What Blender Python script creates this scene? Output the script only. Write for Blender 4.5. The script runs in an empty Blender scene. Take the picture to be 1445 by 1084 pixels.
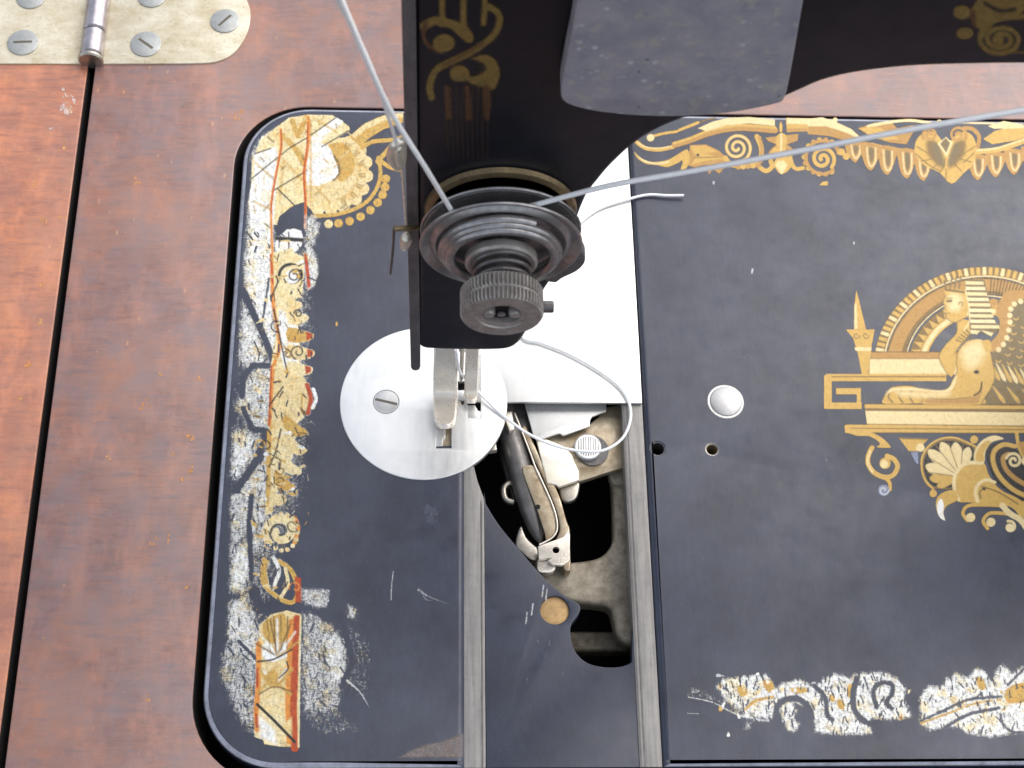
# Close-up of an antique treadle sewing machine.  One Blender unit = 1 cm.
import bpy, bmesh, math, random
import numpy as np
from mathutils import Vector, Matrix
from mathutils.geometry import tessellate_polygon
random.seed(7); rng = np.random.default_rng(7)
S = bpy.context.scene
S.unit_settings.system = 'METRIC'; S.unit_settings.scale_length = 0.01
col = S.collection
PI = math.pi
# ------------------------------------------------------------------ camera
TH, YAW, ROLL, F = math.radians(25.45), math.radians(-6.78), math.radians(6.62), 2107.0
RM = (Matrix.Rotation(YAW, 3, 'Z') @ Matrix.Rotation(TH, 3, 'X') @ Matrix.Rotation(ROLL, 3, 'Z'))
CAM = Vector((0.29967, -15.26777, 33.41004))
cd = bpy.data.cameras.new('camera'); cam = bpy.data.objects.new('camera', cd); col.objects.link(cam)
cam.matrix_world = Matrix.Translation(CAM) @ RM.to_4x4()
cd.sensor_width = 36.0; cd.lens = F / 1445.0 * 36.0; cd.clip_start = 0.1; cd.clip_end = 2000
cd.dof.use_dof = True; cd.dof.focus_distance = 33.5; cd.dof.aperture_fstop = 0.62
S.camera = cam
# ------------------------------------------------------------------ world and sun
SUN_EL, SUN_AZ = math.radians(50), math.radians(58)       # azimuth from +Y, towards +X
w = bpy.data.worlds.new('World'); S.world = w; w.use_nodes = True
wn, wl = w.node_tree.nodes, w.node_tree.links
sky = wn.new('ShaderNodeTexSky'); sky.sky_type = 'NISHITA'; sky.sun_disc = False
sky.sun_elevation = SUN_EL; sky.sun_rotation = SUN_AZ; sky.air_density = 1.0; sky.dust_density = 2.5; sky.altitude = 50
hs = wn.new('ShaderNodeHueSaturation'); hs.inputs['Saturation'].default_value = 0.42
wl.new(sky.outputs[0], hs.inputs['Color'])
wl.new(hs.outputs[0], wn['Background'].inputs['Color']); wn['Background'].inputs['Strength'].default_value = 0.15
sd = bpy.data.lights.new('sun', 'SUN'); sd.energy = 1.0; sd.angle = math.radians(85); sd.color = (1.0, 0.96, 0.9)
sun = bpy.data.objects.new('sun', sd); col.objects.link(sun)
sv = Vector((math.sin(SUN_AZ) * math.cos(SUN_EL), math.cos(SUN_AZ) * math.cos(SUN_EL), math.sin(SUN_EL)))
sun.rotation_euler = sv.to_track_quat('Z', 'Y').to_euler(); sun.location = sv * 100
S.view_settings.view_transform = 'Standard'; S.view_settings.look = 'None'; S.view_settings.gamma = 1
S.view_settings.exposure = 0.85
# ------------------------------------------------------------------ tracing helpers
def ray(u, v): return RM @ Vector(((u - 722.5) / F, -(v - 542) / F, -1.0))
def at(u, v, z=0.0):
    r = ray(u, v); return CAM + r * ((z - CAM.z) / r.z)
def on(u, v, y):
    r = ray(u, v); return CAM + r * ((y - CAM.y) / r.y)
def crop(x0, y0, s): return lambda *p: [(x0 + a / s, y0 + b / s) for a, b in p]
class Floor:            # horizontal plane: trace at height z, h is up
    def __init__(s, z): s.z = z
    def t(s, p): v = at(p[0], p[1], s.z); return (v.x, v.y)
    def m(s, a, b, h): return (a, b, s.z + h)
class Front:            # vertical plane facing the viewer at depth y, h is towards the viewer
    def __init__(s, y): s.y = y
    def t(s, p): v = on(p[0], p[1], s.y); return (v.x, v.z)
    def m(s, a, b, h): return (a, s.y - h, b)
def smooth(pts, n=6, closed=True):
    P = [np.array(p, float) for p in pts]; N = len(P); out = []
    if not closed: P = [2 * P[0] - P[1]] + P + [2 * P[-1] - P[-2]]
    rngk = range(N) if closed else range(1, N)
    for i in rngk:
        if closed: a, b, c, d = P[i - 1], P[i], P[(i + 1) % N], P[(i + 2) % N]
        else: a, b, c, d = P[i - 1], P[i], P[i + 1], P[i + 2]
        for k in range(n):
            t = k / n
            out.append(tuple(0.5 * ((2 * b) + (c - a) * t + (2 * a - 5 * b + 4 * c - d) * t * t + (3 * b - a - 3 * c + d) * t ** 3)))
    if not closed: out.append(tuple(P[-2]))
    return out
def rrect(x0, y0, x1, y1, r, n=8):
    out = []
    for cx, cy, a0 in ((x1 - r, y1 - r, 0), (x0 + r, y1 - r, 90), (x0 + r, y0 + r, 180), (x1 - r, y0 + r, 270)):
        for k in range(n + 1):
            a = math.radians(a0 + 90 * k / n); out.append((cx + r * math.cos(a), cy + r * math.sin(a)))
    return out
def disc(cx, cy, r, n=40, ry=None): return [(cx + r * math.cos(2 * PI * k / n), cy + (ry or r) * math.sin(2 * PI * k / n)) for k in range(n)]
def area(p): return 0.5 * sum(p[i - 1][0] * p[i][1] - p[i][0] * p[i - 1][1] for i in range(len(p)))
def inset(p, d):
    N = len(p); out = []
    for i in range(N):
        a, b, c = np.array(p[i - 1]), np.array(p[i]), np.array(p[(i + 1) % N])
        e1 = b - a; e2 = c - b; e1 = e1 / (np.linalg.norm(e1) + 1e-9); e2 = e2 / (np.linalg.norm(e2) + 1e-9)
        n1 = np.array((-e1[1], e1[0])); n2 = np.array((-e2[1], e2[0])); m = n1 + n2
        m = m / max(0.5, 1 + float(n1 @ n2)); out.append(tuple(b + m * d))
    return out
def link(name, me, parent=None, mats=()):
    o = bpy.data.objects.new(name, me); col.objects.link(o)
    for m in mats: me.materials.append(m)
    if parent: o.parent = parent
    return o
def tag(o, label=None, cat=None, group=None, kind=None):
    if label: o['label'] = label
    if cat: o['category'] = cat
    if group: o['group'] = group
    if kind: o['kind'] = kind
    return o
def empty(name, parent=None):
    o = bpy.data.objects.new(name, None); col.objects.link(o); o.parent = parent; return o
def mesh_from(bm, name, smooth_ang=0.6):
    bmesh.ops.remove_doubles(bm, verts=bm.verts, dist=1e-6)
    bmesh.ops.recalc_face_normals(bm, faces=bm.faces)
    me = bpy.data.meshes.new(name); bm.to_mesh(me); bm.free()
    for p in me.polygons: p.use_smooth = True
    me.set_sharp_from_angle(angle=smooth_ang); return me
def add_slab(bm, pl, outer, holes=(), thick=0.2, bevel=0.0, h0=0.0, seg=4, hb=0.0, bottom=True):
    """outline (plane units) with holes, rounded top edge, at plane pl"""
    if area(outer) < 0: outer = outer[::-1]
    holes = [h[::-1] if area(h) > 0 else h for h in holes]
    tops = [inset(outer, bevel) if bevel else outer] + [inset(h, hb) if hb else h for h in holes]
    ver = []
    loops = []
    for lp in tops:
        vs = [bm.verts.new(pl.m(a, b, h0)) for a, b in lp]; loops.append(vs); ver += vs
    for t in tessellate_polygon([[Vector((a, b, 0)) for a, b in lp] for lp in tops]):
        try: bm.faces.new([ver[i] for i in t])
        except ValueError: pass
    def bridge(A, B):
        for i in range(len(A)):
            try: bm.faces.new((A[i - 1], A[i], B[i], B[i - 1]))
            except ValueError: pass
    for li, (src, bv) in enumerate([(outer, bevel)] + [(h, hb) for h in holes]):
        prev = loops[li]
        if bv:
            for k in range(1, seg + 1):
                a = PI / 2 * k / seg
                ring = inset(src, bv * (1 - math.sin(a))); z = h0 - bv * (1 - math.cos(a))
                cur = [bm.verts.new(pl.m(x, y, z)) for x, y in ring]; bridge(prev, cur); prev = cur
        cur = [bm.verts.new(pl.m(x, y, h0 - thick)) for x, y in src]; bridge(prev, cur)
        loops[li] = cur
    if bottom:
        ver = [v for lp in loops for v in lp]
        for t in tessellate_polygon([[Vector((a, b, 0)) for a, b in lp] for lp in [outer] + holes]):
            try: bm.faces.new([ver[i] for i in t])
            except ValueError: pass
def slab(name, pl, outer, holes=(), thick=0.2, bevel=0.0, mat=None, parent=None, h0=0.0, seg=4, hb=0.0):
    bm = bmesh.new(); add_slab(bm, pl, outer, holes, thick, bevel, h0, seg, hb)
    return link(name, mesh_from(bm, name), parent, [mat])
def tr(pl, pts): return [pl.t(p) for p in pts]
def add_lathe(bm, prof, axis='z', c=(0, 0, 0), n=48, M=None):
    """prof: (radius, height) list; axis z up, or y towards the viewer (-Y)"""
    rings = []
    for r, h in prof:
        ring = []
        for k in range(n):
            a = 2 * PI * k / n; p = Vector((r * math.cos(a), r * math.sin(a), h))
            if axis == 'y': p = Vector((p.x, -p.z, p.y))
            if axis == 'x': p = Vector((p.z, p.x, p.y))
            if M: p = M @ p
            ring.append(bm.verts.new(p + Vector(c)))
        rings.append(ring)
    for A, B in zip(rings, rings[1:]):
        for i in range(n): bm.faces.new((A[i - 1], A[i], B[i], B[i - 1]))
    for R_ in (rings[0], rings[-1]):
        try: bm.faces.new(R_)
        except ValueError: pass
def lathe(name, prof, axis, c, mat, parent, n=48):
    bm = bmesh.new(); add_lathe(bm, prof, axis, c, n); return link(name, mesh_from(bm, name, 0.5), parent, [mat])
def add_tube(bm, pts, r, n=10, cap=True):
    pts = [Vector(p) for p in pts]; rings = []; up = Vector((0.13, 0.31, 0.94)).normalized()
    rr = r if hasattr(r, '__len__') else [r] * len(pts)
    for i, p in enumerate(pts):
        d = (pts[min(i + 1, len(pts) - 1)] - pts[max(i - 1, 0)]).normalized()
        x = d.cross(up); x = x.normalized() if x.length > 1e-4 else Vector((1, 0, 0)); y = x.cross(d)
        rings.append([bm.verts.new(p + (x * math.cos(2 * PI * k / n) + y * math.sin(2 * PI * k / n)) * rr[i]) for k in range(n)])
    for A, B in zip(rings, rings[1:]):
        for i in range(n): bm.faces.new((A[i - 1], A[i], B[i], B[i - 1]))
    if cap: bm.faces.new(rings[0]); bm.faces.new(rings[-1])
def tube(name, pts, r, mat, parent=None, n=10):
    bm = bmesh.new(); add_tube(bm, pts, r, n); return link(name, mesh_from(bm, name, 0.9), parent, [mat])
def sm3(pts, n=8):
    return [Vector(p) for p in smooth([tuple(p) for p in pts], n, False)]
# ------------------------------------------------------------------ materials
class NT:
    def __init__(s, name):
        s.m = bpy.data.materials.new(name); s.m.use_nodes = True
        s.n = s.m.node_tree.nodes; s.l = s.m.node_tree.links; s.b = s.n['Principled BSDF']; s.out = s.n['Material Output']
        s.tc = s.n.new('ShaderNodeTexCoord')
    def map(s, scale=(1, 1, 1), rot=(0, 0, 0)):
        k = s.n.new('ShaderNodeMapping'); k.inputs['Scale'].default_value = scale; k.inputs['Rotation'].default_value = rot
        s.l.new(s.tc.outputs['Object'], k.inputs[0]); return k.outputs[0]
    def noise(s, sc, det=4, rough=0.55, vec=None, dist=0.0):
        k = s.n.new('ShaderNodeTexNoise'); k.inputs['Scale'].default_value = sc; k.inputs['Detail'].default_value = det
        k.inputs['Roughness'].default_value = rough; k.inputs['Distortion'].default_value = dist
        s.l.new(vec if vec is not None else s.tc.outputs['Object'], k.inputs['Vector']); return k.outputs['Fac']
    def voro(s, sc, vec=None):
        k = s.n.new('ShaderNodeTexVoronoi'); k.inputs['Scale'].default_value = sc
        s.l.new(vec if vec is not None else s.tc.outputs['Object'], k.inputs['Vector']); return k.outputs['Distance']
    def ramp(s, fac, stops):
        k = s.n.new('ShaderNodeValToRGB'); e = k.color_ramp.elements
        while len(e) < len(stops): e.new(0.5)
        for i, (p, c) in enumerate(stops):
            e[i].position = p; e[i].color = (*c, 1) if hasattr(c, '__len__') else (c, c, c, 1)
        s.l.new(fac, k.inputs[0]); return k.outputs[0]
    def mix(s, f, a, b, mode='MIX'):
        k = s.n.new('ShaderNodeMix'); k.data_type = 'RGBA'; k.blend_type = mode
        for v, i in ((f, 0), (a, 6), (b, 7)):
            if isinstance(v, (int, float)): k.inputs[i].default_value = v if i == 0 else (v, v, v, 1)
            elif isinstance(v, tuple): k.inputs[i].default_value = (*v, 1)
            else: s.l.new(v, k.inputs[i])
        return k.outputs[2]
    def math(s, op, a, b=0.0):
        k = s.n.new('ShaderNodeMath'); k.operation = op
        for v, i in ((a, 0), (b, 1)):
            if isinstance(v, (int, float)): k.inputs[i].default_value = v
            else: s.l.new(v, k.inputs[i])
        return k.outputs[0]
    def set(s, **kw):
        nm = dict(color='Base Color', rough='Roughness', metal='Metallic', coat='Coat Weight', coatr='Coat Roughness', spec='Specular IOR Level', alpha='Alpha', aniso='Anisotropic')
        for k, v in kw.items():
            i = s.b.inputs[nm[k]]
            if isinstance(v, (int, float)): i.default_value = v
            elif isinstance(v, tuple): i.default_value = (*v, 1)
            else: s.l.new(v, i)
        return s
    def bump(s, h, strength=0.2, dist=0.02):
        k = s.n.new('ShaderNodeBump'); k.inputs['Strength'].default_value = strength; k.inputs['Distance'].default_value = dist
        s.l.new(h, k.inputs['Height']); s.l.new(k.outputs[0], s.b.inputs['Normal']); return s

def japan(name, dust=1.0, base=(0.003, 0.005, 0.014), dcol=(0.029, 0.037, 0.069)):
    t = NT(name)
    big = t.noise(0.45, 5, 0.6); mid = t.noise(2.2, 5, 0.65); st = t.noise(9, 5, 0.7, t.map((1, 0.25, 1)))
    d = t.math('MULTIPLY', t.math('ADD', t.math('MULTIPLY', t.ramp(big, [(0.32, 0.1), (0.70, 1)]), 0.75), t.math('MULTIPLY', mid, 0.5)), t.ramp(st, [(0.25, 0.55), (0.75, 1.0)]))
    c = t.mix(t.math('MULTIPLY', d, dust), base, dcol)
    # dust specks and short nicks
    v1 = t.voro(7.0, t.map((1, 0.55, 1))); v2 = t.voro(16.0, t.map((1, 0.4, 1)))
    gate = t.ramp(t.noise(1.1, 2), [(0.45, 0), (0.6, 1)])
    v3 = t.voro(34.0, t.map((1, 0.5, 1)))
    sp = t.math('MAXIMUM', t.ramp(v1, [(0.03, 1), (0.06, 0)]), t.math('MULTIPLY', t.ramp(v2, [(0.06, 0.6), (0.11, 0)]), gate))
    c = t.mix(t.math('MULTIPLY', t.ramp(v3, [(0.05, 0.35), (0.14, 0)]), dust), c, (0.28, 0.30, 0.36))
    c = t.mix(t.math('MULTIPLY', sp, 0.16 * dust), c, (0.4, 0.42, 0.46))
    t.set(color=c, rough=t.ramp(mid, [(0.3, 0.32), (0.7, 0.55)]), coat=t.ramp(big, [(0.3, 0.25), (0.7, 0.45)]), coatr=0.34, spec=0.5)
    t.bump(t.math('ADD', st, t.math('MULTIPLY', t.noise(30, 3), 0.4)), 0.25, 0.012); return t.m
M = {}
M['japan'] = japan('black_japan_paint', 1.0)
def rim_mat():  # bed edge highlight painted in as a pale, part-metallic crest
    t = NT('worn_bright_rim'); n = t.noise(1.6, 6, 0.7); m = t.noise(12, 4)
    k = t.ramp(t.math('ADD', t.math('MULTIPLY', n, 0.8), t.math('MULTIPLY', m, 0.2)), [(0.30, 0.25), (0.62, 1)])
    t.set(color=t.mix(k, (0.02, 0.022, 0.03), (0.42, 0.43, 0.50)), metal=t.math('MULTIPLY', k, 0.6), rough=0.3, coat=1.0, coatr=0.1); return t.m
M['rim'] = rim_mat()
M['japan_low'] = japan('dull_black_paint', 0.9)
M['japan_head'] = japan('black_gloss_paint', 0.16, (0.006, 0.006, 0.008))
hb_ = M['japan_head'].node_tree.nodes['Principled BSDF']; hb_.inputs['Coat Weight'].default_value = 0.0; hb_.inputs['Specular IOR Level'].default_value = 0.25
def steel(name, c1, c2, rough=(0.25, 0.45), metal=0.9, grain=(1, 1, 1), sc=6, bump=0.1, spots=0.0, spotc=(0.25, 0.18, 0.08), streak=0.5):
    t = NT(name); n1 = t.noise(sc, 6, 0.65, t.map(grain)); n2 = t.noise(sc * 0.35, 5, 0.6)
    f = t.mix(streak, n2, n1)
    c = t.mix(t.ramp(f, [(0.35, 0), (0.65, 1)]), c1, c2)
    if spots:
        g = t.math('MULTIPLY', t.ramp(t.noise(11, 6, 0.75), [(0.56, 0), (0.68, 1)]), spots); c = t.mix(g, c, spotc)
    t.set(color=c, metal=metal, rough=t.ramp(n1, [(0.3, rough[0]), (0.7, rough[1])])); t.bump(n1, bump, 0.01); return t.m
M['plate_steel'] = steel('satin_bright_steel', (0.69, 0.69, 0.68), (0.79, 0.79, 0.77), (0.3, 0.42), 0.75, (1, 0.15, 1), 8, 0.05, 0.12, (0.62, 0.55, 0.42))
M['slide_steel'] = steel('polished_slide_steel', (0.64, 0.64, 0.62), (0.73, 0.73, 0.71), (0.26, 0.36), 0.7, (1, 0.1, 1), 8, 0.04, 0.15, (0.7, 0.62, 0.5))
M['slot_grime'] = None
M['screw_pale'] = steel('pale_screw_steel', (0.55, 0.545, 0.53), (0.46, 0.45, 0.44), (0.35, 0.45), 0.6, (1, 1, 1), 9, 0.1)
M['slide_warm'] = steel('warm_worn_steel', (0.92, 0.88, 0.78), (0.80, 0.72, 0.56), (0.3, 0.4), 0.6, (1, 1, 1), 3, 0.05)
M['nickel'] = steel('nickel_plating', (0.86, 0.80, 0.70), (0.72, 0.64, 0.54), (0.22, 0.34), 0.6, (1, 1, 0.3), 3, 0.03, 0.1, (0.35, 0.26, 0.15))
M['bar_steel'] = steel('worn_bar_steel', (0.50, 0.48, 0.43), (0.36, 0.32, 0.26), (0.25, 0.45), 0.95, (1, 1, 0.2), 10, 0.1, 0.5, (0.2, 0.14, 0.08))
M['dark_steel'] = steel('darkened_steel', (0.17, 0.16, 0.16), (0.09, 0.085, 0.085), (0.35, 0.5), 0.6, (1, 1, 1), 8, 0.12, 0.5, (0.15, 0.11, 0.07))
M['disc_steel'] = steel('tarnished_disc_steel', (0.40, 0.39, 0.39), (0.23, 0.22, 0.22), (0.26, 0.4), 0.7, (1, 1, 1), 7, 0.06, 0.5, (0.2, 0.15, 0.09))
M['knob_steel'] = steel('knob_worn_nickel', (0.40, 0.375, 0.35), (0.23, 0.21, 0.195), (0.35, 0.5), 0.45, (1, 1, 1), 9, 0.12, 0.5, (0.2, 0.15, 0.10))
M['brass_old'] = steel('old_brass', (0.46, 0.35, 0.19), (0.20, 0.155, 0.10), (0.35, 0.55), 0.85, (1, 1, 1), 9, 0.15, 0.4, (0.08, 0.06, 0.04))
M['rail_steel'] = steel('worn_rail_steel', (0.30, 0.285, 0.265), (0.19, 0.185, 0.178), (0.42, 0.55), 0.5, (1, 0.05, 1), 12, 0.1, 0.4, (0.14, 0.12, 0.09), 0.75)
M['cast'] = steel('dusty_cast_iron', (0.44, 0.39, 0.30), (0.17, 0.14, 0.10), (0.5, 0.65), 0.25, (1, 1, 1), 5, 0.35, 0.5, (0.10, 0.07, 0.04))
M['oiled'] = steel('oil_browned_steel', (0.50, 0.44, 0.33), (0.25, 0.18, 0.105), (0.3, 0.5), 0.6, (1, 1, 1), 5, 0.12, 0.5, (0.14, 0.08, 0.03))
M['hinge'] = steel('worn_hinge_plating', (0.66, 0.62, 0.50), (0.42, 0.35, 0.22), (0.4, 0.6), 0.45, (0.6, 1, 1), 2.5, 0.15, 0.7, (0.27, 0.20, 0.12))
M['hinge_pin'] = steel('hinge_knuckle_steel', (0.50, 0.47, 0.50), (0.27, 0.24, 0.25), (0.2, 0.35), 0.9, (1, 0.2, 1), 8, 0.06, 0.3, (0.3, 0.25, 0.15))
M['screw'] = steel('screw_steel', (0.42, 0.43, 0.41), (0.31, 0.31, 0.30), (0.35, 0.5), 0.6, (1, 1, 1), 12, 0.2, 0.3)
M['face_steel'] = steel('face_plate_edge_steel', (0.22, 0.21, 0.22), (0.13, 0.125, 0.13), (0.4, 0.55), 0.7, (1, 1, 0.2), 7, 0.15, 0.5, (0.10, 0.08, 0.06))
def cover_mat():
    t = NT('slate_grey_enamel'); n = t.noise(2.2, 5, 0.65); m = t.noise(7, 4, 0.6)
    c = t.mix(t.ramp(n, [(0.3, 0), (0.7, 1)]), (0.24, 0.24, 0.29), (0.36, 0.345, 0.37))
    c = t.mix(t.ramp(t.noise(5, 3), [(0.56, 0), (0.68, 0.5)]), c, (0.42, 0.40, 0.33))
    g = t.ramp(t.noise(0.9, 2), [(0.42, 0), (0.62, 1)])
    sp = t.math('MULTIPLY', t.ramp(t.voro(3.6), [(0.10, 1), (0.20, 0)]), g)
    c = t.mix(t.math('MULTIPLY', sp, 0.45), c, (0.70, 0.71, 0.70))
    c = t.mix(t.ramp(t.voro(2.3), [(0.03, 0.7), (0.08, 0)]), c, (0.04, 0.04, 0.05))
    t.set(color=c, rough=0.5, metal=0.1, spec=0.5); t.bump(m, 0.3, 0.03); return t.m
M['cover'] = cover_mat()
def wood(name, a, b, dk, sheen=1.0):
    t = NT(name)
    fine = t.noise(1.9, 9, 0.72, t.map((0.7, 3.6, 1)), 0.7); band = t.noise(0.5, 5, 0.62, t.map((0.7, 1.2, 1)), 0.8)
    pore = t.noise(2.6, 8, 0.8, t.map((0.6, 5.5, 1)), 0.4); bl = t.noise(0.9, 7, 0.74); cross = t.noise(0.9, 6, 0.7, t.map((1.6, 0.7, 1)))
    c = t.mix(t.ramp(band, [(0.32, 0), (0.66, 1)]), a, b)
    c = t.mix(t.ramp(fine, [(0.42, 0), (0.66, 0.75)]), c, dk)
    c = t.mix(t.math('MULTIPLY', t.ramp(pore, [(0.54, 0), (0.70, 1)]), 0.3), c, tuple(x * 0.5 for x in dk))
    c = t.mix(t.ramp(cross, [(0.48, 0), (0.7, 0.6)]), c, tuple(min(1, x * 1.45 + .015) for x in a))
    cl = t.ramp(t.noise(0.33, 6, 0.62), [(0.47, 0), (0.66, 0.6)])
    c = t.mix(cl, c, (0.36, 0.15, 0.078) if sheen > .9 else (0.54, 0.21, 0.085))
    g = t.math('MULTIPLY', t.ramp(bl, [(0.40, 0), (0.62, 1)]), 0.62 if sheen > .9 else 0.4)
    c = t.mix(g, c, (0.17, 0.125, 0.13) if sheen > .9 else (0.25, 0.125, 0.10))
    ds = t.ramp(t.noise(1.3, 5, 0.62, t.map((0.75, 4.5, 1), (0, 0, 0.03))), [(0.56, 0), (0.70, 0.5)])
    c = t.mix(ds, c, (0.115, 0.09, 0.105) if sheen > .9 else (0.17, 0.06, 0.045))
    v = t.math('MULTIPLY', t.ramp(t.voro(1.5, t.map((1.9, 0.8, 1))), [(0.05, 1), (0.12, 0)]), t.ramp(t.noise(5, 5), [(0.50, 0), (0.58, 1)]))
    c = t.mix(t.math('MULTIPLY', v, 0.35), c, (0.66, 0.34, 0.14))
    t.set(color=c, rough=t.ramp(bl, [(0.3, 0.36), (0.7, 0.52)]), coat=0.6 * sheen, coatr=0.33, spec=0.6 * sheen)
    t.b.inputs['Coat IOR'].default_value = 1.65
    t.bump(t.math('ADD', fine, t.math('MULTIPLY', pore, 0.5)), 0.12, 0.02); return t.m
M['wood'] = wood('varnished_brown_wood', (0.30, 0.12, 0.072), (0.20, 0.085, 0.062), (0.11, 0.05, 0.042), 1.0)
M['wood_leaf'] = wood('varnished_red_wood', (0.46, 0.155, 0.06), (0.31, 0.10, 0.05), (0.18, 0.06, 0.04), 0.8)
def flat(name, c, rough=0.6, metal=0.0):
    t = NT(name); n = t.noise(8, 4); t.set(color=t.mix(n, tuple(x * 0.8 for x in c), tuple(min(1, x * 1.15) for x in c)), rough=rough, metal=metal); return t.m
M['slot_grime'] = flat('grimy_screw_slot', (0.13, 0.11, 0.09), 0.8)  # dark brown for the flat slot strip on the plate screw
M['shuttle'] = steel('grey_brown_shuttle_steel', (0.24, 0.225, 0.215), (0.13, 0.12, 0.115), (0.38, 0.5), 0.6, (1, 1, 1), 4, 0.08, 0.4, (0.16, 0.12, 0.08))
M['black'] = flat('sooty_dark', (0.004, 0.004, 0.004), 0.9)  # near-black colour standing for the shade in holes, slots and the well
M['thread'] = flat('white_cotton_thread', (0.97, 0.97, 0.97), 0.7)
_t = M['thread'].node_tree; _tr = _t.nodes.new('ShaderNodeBsdfTranslucent'); _tr.inputs[0].default_value = (0.97, 0.97, 0.97, 1); _mx = _t.nodes.new('ShaderNodeMixShader'); _mx.inputs[0].default_value = 0.08
_t.links.new(_t.nodes['Principled BSDF'].outputs[0], _mx.inputs[1]); _t.links.new(_tr.outputs[0], _mx.inputs[2]); _t.links.new(_mx.outputs[0], _t.nodes['Material Output'].inputs['Surface'])
M['cork'] = steel('brassy_screw', (0.55, 0.36, 0.15), (0.35, 0.22, 0.10), (0.5, 0.7), 0.3, (1, 1, 1), 9, 0.4, 0.5, (0.2, 0.13, 0.07))
def leaf(name, c1, c2, wear=0.0, metal=0.35, edge=False):
    """gilt transfer: thin metallic print with worn-through pinholes; c1/c2 its two tones"""
    t = NT(name); n = t.noise(5, 5, 0.65); f = t.noise(22, 4, 0.7, t.map((1, 0.45, 1)))
    c = t.mix(t.ramp(n, [(0.35, 0), (0.65, 1)]), c1, c2)
    c = t.mix(t.ramp(f, [(0.58, 0), (0.72, 0.45)]), c, tuple(x * 0.55 for x in c1))
    a = t.ramp(t.noise(14, 6, 0.75, t.map((1, 0.5, 1))), [(0.02 + 0.34 * wear, 0), (0.06 + 0.38 * wear, 1)])
    t.set(color=c, metal=metal, rough=0.42, alpha=a); return t.m
GOLD = (0.80, 0.50, 0.13)
M['gold'] = leaf('gilt', (0.80, 0.50, 0.15), (0.86, 0.58, 0.22), 0.75)
M['gold_lt'] = leaf('pale_gilt', (0.88, 0.72, 0.38), (0.94, 0.80, 0.50), 0.72)
M['gold_dk'] = leaf('brown_gilt', (0.46, 0.28, 0.08), (0.36, 0.22, 0.08), 0.7)
M['gold_or'] = leaf('orange_gilt', (0.72, 0.36, 0.10), (0.80, 0.46, 0.16), 0.72)
M['gold_dim'] = leaf('dull_old_gilt', (0.24, 0.17, 0.06), (0.13, 0.09, 0.04), 0.95)
M['gold_rose'] = leaf('rubbed_rose_gilt', (0.22, 0.12, 0.06), (0.10, 0.06, 0.045), 1.15)
M['feather'] = leaf('feather_brown', (0.20, 0.14, 0.06), (0.34, 0.24, 0.10), 0.6)
M['ink'] = leaf('decal_ink_line', (0.05, 0.04, 0.03), (0.12, 0.09, 0.05), 0.7, 0)
M['cream'] = leaf('bleached_cream_gilt', (0.88, 0.78, 0.52), (0.95, 0.93, 0.84), 0.82, 0.15)
M['white'] = leaf('bleached_white_gilt', (0.90, 0.92, 0.92), (0.95, 0.93, 0.85), 0.9, 0.15)
M['red'] = leaf('red_decal_border', (0.62, 0.10, 0.02), (0.75, 0.22, 0.04), 0.8, 0)
M['orange'] = leaf('orange_decal_border', (0.85, 0.38, 0.06), (0.9, 0.55, 0.16), 0.85, 0.1)
M['primer'] = leaf('bare_primer', (0.26, 0.215, 0.20), (0.36, 0.30, 0.28), 0.85, 0.0)
M['bruise'] = leaf('blue_grey_scuff', (0.22, 0.25, 0.36), (0.35, 0.38, 0.46), 1.3, 0.0)
M['scratch'] = leaf('pale_scratch', (0.55, 0.57, 0.60), (0.75, 0.76, 0.78), 1.05, 0.0)
def flake_mat():
    t = NT('flaking_silver_transfer'); at_ = t.n.new('ShaderNodeAttribute'); at_.attribute_name = 'cover'; cov = at_.outputs['Fac']
    g1 = t.noise(16, 7, 0.78, t.map((1.2, 0.5, 1), (0, 0, 0.3))); g2 = t.noise(26, 5, 0.75, t.map((0.5, 1.3, 1), (0, 0, 0.6)))
    g = t.math('ADD', t.math('MULTIPLY', g1, 0.6), t.math('MULTIPLY', g2, 0.4))
    a = t.ramp(t.math('ADD', t.math('SUBTRACT', cov, 0.55), t.math('MULTIPLY', t.math('SUBTRACT', g, 0.5), 3.2)), [(0.0, 0), (0.22, 1)])
    hue = t.ramp(t.noise(2.6, 5, 0.7), [(0.5, (0.80, 0.82, 0.84)), (0.56, (0.86, 0.78, 0.52)), (0.63, (0.85, 0.62, 0.26)), (0.7, (0.8, 0.8, 0.78))])
    c = t.mix(t.ramp(g, [(0.40, 0.55), (0.58, 0)]), hue, (0.34, 0.35, 0.38))
    t.set(color=c, metal=0.2, rough=0.45, alpha=a); return t.m
M['flake'] = flake_mat()
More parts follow.
